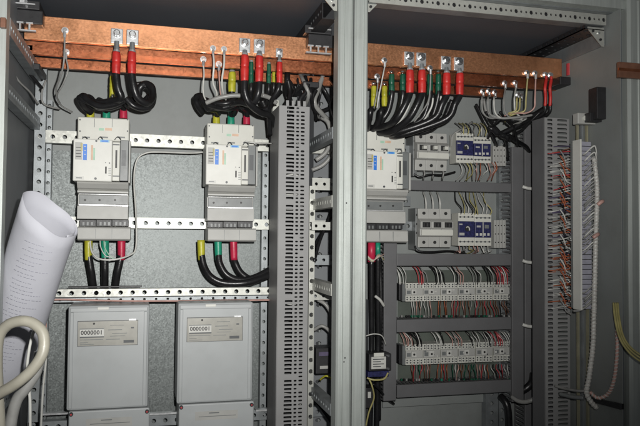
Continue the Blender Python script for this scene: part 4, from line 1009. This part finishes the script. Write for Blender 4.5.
# wire comb on the left of the strip
it=[]; 
for k in range(62):
    y=146+k*2.62
    base = 'worange' if 190<y<262 else ('wred' if y<190 else 'wgrey')
    m2=random.choice([base,'wwhite','wwhite','wwhite','wgrey','wbrown','wviolet']) if y<260 else random.choice(['wwhite','wwhite','wgrey','worange','wbrown'])
    j=random.uniform(-2.5,2.5)
    xe = 577 if y<230 else 571-random.uniform(0,4)
    it.append(([(549+random.uniform(-2,3),y+3+j,1.436),(556,y+2.2+j,1.424),(563,y+1+j*.5,1.405),(570,y,1.39),(xe,y+random.uniform(-2,1),1.372)],m2,.0013,'thin %s wire in the straight comb by the lavender terminals'%cn[m2]))
for k in range(26):
    y=150+k*6+random.uniform(-1,1)
    m2=random.choice(['worange','worange','black','wgrey','wbrown','wwhite'])
    it.append(([(560,y,1.41),(564,y+6,1.40),(566,y+12,1.40),(571,y+15,1.385)],m2,.0017,'thin %s wire drooping inside the comb left of the lavender terminals'%cn[m2]))
wires(1,'wire comb at the side wall',it)
it=[]
for k in range(44):
    y=148+k*3.6
    if 250<y<286: continue
    e=random.uniform(-2,2)
    it.append(([(581.5+random.uniform(0,3),y+5+e,1.337),(586,y+3+e,random.uniform(1.326,1.332)),(591,y-2+e,1.322),(595,y-4+e,1.318),(596.5,y+4+e,1.320),(596,y+12,1.322)],random.choice(['wwhite','wgrey','wgrey']),random.uniform(.0012,.0020),''))
it=[(a,b,c,'thin %s wire arching from the terminals to the wrapped bundle'%cn[b]) for a,b,c,_ in it]
wires(1,'wires arching to the wrapped bundle',it)
# wrapped bundle
def wrapped(label,pts,r,turns_mm=.008,m_='wrap'):
    o=thing('wrapped_bundle',label,'wire bundle',P(*pts[0]))
    base=[P(*q) for q in pts]
    MB().tube(base,r*.86,10,8).build('core','wwhite' if r>.005 else 'wpink',o,smooth=True)
    # helix
    path=[]; m=len(base)
    for i in range(m-1):
        p0=base[max(i-1,0)];p1=base[i];p2=base[i+1];p3=base[min(i+2,m-1)]
        L_=(p2-p1).length; st=max(4,int(L_/turns_mm*8))
        for k in range(st):
            t=k/st; t2=t*t;t3=t2*t
            path.append(.5*((2*p1)+(p2-p0)*t+(2*p0-5*p1+4*p2-p3)*t2+(3*p1-p0-3*p2+p3)*t3))
    h=[]; d=0; u=None
    for i,p in enumerate(path):
        t=(path[min(i+1,len(path)-1)]-path[max(i-1,0)]).normalized()
        u=t.orthogonal().normalized() if u is None else (u-t*u.dot(t)).normalized(); v=t.cross(u)
        if i: d+=(p-path[i-1]).length
        g=2*math.pi*d/turns_mm; h.append(p+(u*math.cos(g)+v*math.sin(g))*r*.72)
    MB().tube(h,r*.42,5,1).build('spiral',m_,o,smooth=True)
    return o
wrapped('thick pale spiral wrapped bundle hanging right of the lavender terminals',[(594,158,1.322),(597,190,1.318),(596,230,1.316),(595,270,1.316),(594,310,1.316),(593,345,1.316),(589,378,1.32),(586.5,392,1.325),(591,402,1.325),(597,408,1.325)],.0058)
wrapped('thinner pinkish spiral wrapped bundle at lower right, near the yellow wires',[(617,330,1.268),(617,355,1.265),(614,380,1.27),(608,394,1.29),(598,398,1.305),(590,392,1.315)],.0042)
for k,(a,b) in enumerate(((600,203),(595.5,236))):
    q=P(a,b,1.31); t=thing('cable_tie','brownish cable tie knot on the spiral bundle, '+('upper' if k==0 else 'lower')+' one','cable tie',q)
    MB().tube([q+Vector((-.006,0,-.004)),q+Vector((0,-.004,.002)),q+Vector((.007,0,.004))],.0045,7,3).build('knot','wpink',t,smooth=True)
cable('grey_tube','pale tube crossing from the slotted side duct to the bundle foot',[(555,386,1.42),(566,389,1.39),(578,391,1.35),(587,391,1.33)],.003,'wgrey','tube')
cable('grey_tube','dark tube under the pale crossing one near the bundle foot',[(560,394,1.40),(572,397,1.37),(584,398,1.345)],.0045,'mgrey','tube')
t=thing('side_shelf','dark ledge on the right side wall under the spiral bundle','ledge',P(600,405,1.33))
MB().hexa([P(588,398,1.35)+Vector((0,0,-.006)),P(620,404,1.262)+Vector((0,0,-.012)),P(620,404,1.262)+Vector((.01,.0,-.012)),P(588,398,1.35)+Vector((.01,0,-.006)),
           P(588,398,1.35),P(620,404,1.262),P(620,404,1.262)+Vector((.01,0,0)),P(588,398,1.35)+Vector((.01,0,0))]).build('ledge','blackp',t)
for k,(dx,lb) in enumerate(((0,'left of three yellow wires curving off the right edge'),(2.2,'middle of three yellow wires curving off the right edge'),(4.2,'right of three yellow wires curving off the right edge'))):
    cable('yellow_wire',lb,[(613.5+dx,303,1.26),(615+dx,318,1.24),(619+dx,336,1.22),(627+dx,350-k,1.20),(640+dx,361-k*2,1.18),(660,368-k*2,1.17)],.0022,'wyellow','wire')
# upper right: black box, brown band
t=thing('black_box','black junction box at the top of the right side wall under the roof rail','junction box',P(606,118,1.31))
pb(MB(),597,87,613.5,119,1.31,1.34).build('box','blackp',t,.002)
t=thing('junction_rail','black bracket with bright screws below the junction box','bracket',P(600,120,1.33))
pb(MB(),590,113,617,122,1.325,1.345).build('bar','blackp',t,.001)
for a in (602,609,614.5): q=P(a,115.5,1.322); MB().cyl(q,q+Vector((0,.003,0)),.0028,8).build('screw','nickel',t)
t=thing('rail_clamp','pale clamp with two bolts on top of the yellowish side rails','clamp',P(588,120,1.36))
pb(MB(),578,113,596,124,1.345,1.365).build('body','lgrey',t,.002)
for a,b in ((585,118),(593,117)): q=P(a,b,1.342); MB().cyl(q,q+Vector((0,.004,0)),.0055,10).build('bolt','cream',t)
cable('copper_wire','short copper coloured wire arching to the junction box',[(584,84,1.42),(590,80,1.40),(596,79,1.37),(600,82,1.34),(604,88,1.32)],.0025,'copper','wire')
t=thing('brown_band','brown band crossing the front post at the right edge','strap',P(628,70,1.24))
pb(MB(),619,62.5,645,78,1.238,1.246).build('strap','wbrown',t,.001); pb(MB(),619,68.5,645,71,1.235,1.2375).build('band','copper_o',t)  # flat brown band with a coppery stripe across the post
o=pb(MB(),0,17,5.5,27,1.165,1.175).build('brown_band','wbrown',None,.001); tag(o,'small brown band on the front post at the left edge','strap')  # plain brown band on the left post

# ------------------------------------------------------------------ paper roll and conduits at the left
top=P(50,214,1.19); ax=Vector((.30,-.46,.86)).normalized()
L_=.38; bot=top-ax*L_
u=ax.cross(Vector((0,1,0))).normalized(); v=ax.cross(u).normalized()
def sheet(r0,r1,turn0,turn1,lo,hi,nseg=72,flare=0.,wob=.0):
    s=MB(); th=.0005; rows=14
    for side in (0,1):
        for j in range(rows+1):
            h=lo+(hi-lo)*j/rows
            for i in range(nseg+1):
                a=turn0+(turn1-turn0)*i/nseg; r=r0+(r1-r0)*i/nseg+side*th+flare*(j/rows)+wob*math.sin(3*a+h*9)*(.3+j/rows)
                cut=(.42*r*math.cos(a)+.0015*math.sin(5*a))*(j/rows)**4
                p=bot+ax*((h*L_)+cut)+u*(r*math.cos(a))+v*(r*math.sin(a)*.92)
                s.v.append(tuple(p))
    M_=(rows+1)*(nseg+1)
    for side in (0,1):
        for j in range(rows):
            for i in range(nseg):
                a=side*M_+j*(nseg+1)+i; q=(a,a+1,a+nseg+2,a+nseg+1); s.f.append(q if side==0 else q[::-1])
    for i in range(nseg):
        a=rows*(nseg+1)+i; s.f.append((a,a+1,a+1+M_,a+M_)); b=i; s.f.append((b+1,b,b+M_,b+1+M_))
    for j in range(rows):
        for e in (0,nseg):
            a=j*(nseg+1)+e; s.f.append((a,a+nseg+1,a+nseg+1+M_,a+M_))
    return s
t=thing('paper_roll','rolled up white drawings leaning at the left edge of the cabinet','paper roll',bot)
sheet(.0425,.0475,R(150),R(150)+2*math.pi*1.22,0,1,flare=.0025,wob=.0010).build('outer_sheet','paper',t,smooth=True)
# near side of the roll seen from the camera
tocam=(Vector((0,0,CAMZ))-top); an=math.atan2(tocam.dot(v),tocam.dot(u))
for k in range(34):
    h=.91-k*.021+random.uniform(-.004,.004); ln=MB(); a0=an-.55+random.uniform(0,.25); a1=an+random.uniform(.0,.55)
    a=a0
    while a<a1:
        b_=a+random.uniform(.03,.10); n0=len(ln.v)
        for aa in (a,b_):
            for hh in (h,h-.0018):
                ln.v.append(tuple(bot+ax*(hh*L_)+u*(.0524*math.cos(aa))+v*(.0524*.92*math.sin(aa))))
        ln.f.append((n0,n0+1,n0+3,n0+2)); a=b_+random.uniform(.02,.05)
    ln.build('print_line','print',t)['kind']='stuff'
cable('ivory_conduit','thick ivory conduit looping in front of the paper roll at the left edge',[(-30,408,.98),(-8,397,.97),(14,385,.96),(32,370,.955),(43,352,.955),(43,334,.96),(34,324,.965),(22,321,.97),(8,325,.98),(-1,337,.99),(-3,360,1.0),(-2,390,1.01),(0,430,1.02),(0,480,1.02)],.0072,'ivory','conduit',n=14,sub=8)
cable('grey_conduit','grey translucent conduit hanging behind the ivory loop',[(40,352,1.05),(36,372,1.05),(26,388,1.05),(16,402,1.05),(10,430,1.05),(8,470,1.05)],.0080,'wgrey','conduit',n=12)
cable('grey_lead','pale lead falling behind the ivory loop towards the bottom',[(46,335,1.45),(46,360,1.45),(43,390,1.45),(41,430,1.45),(41,470,1.45)],.0022,'wwhite','cable')
cable('white_lead','thin white lead inside the loop of the ivory conduit',[(36,325,1.10),(30,345,1.10),(27,372,1.10),(30,400,1.10),(30,440,1.10)],.0022,'wwhite','lead')
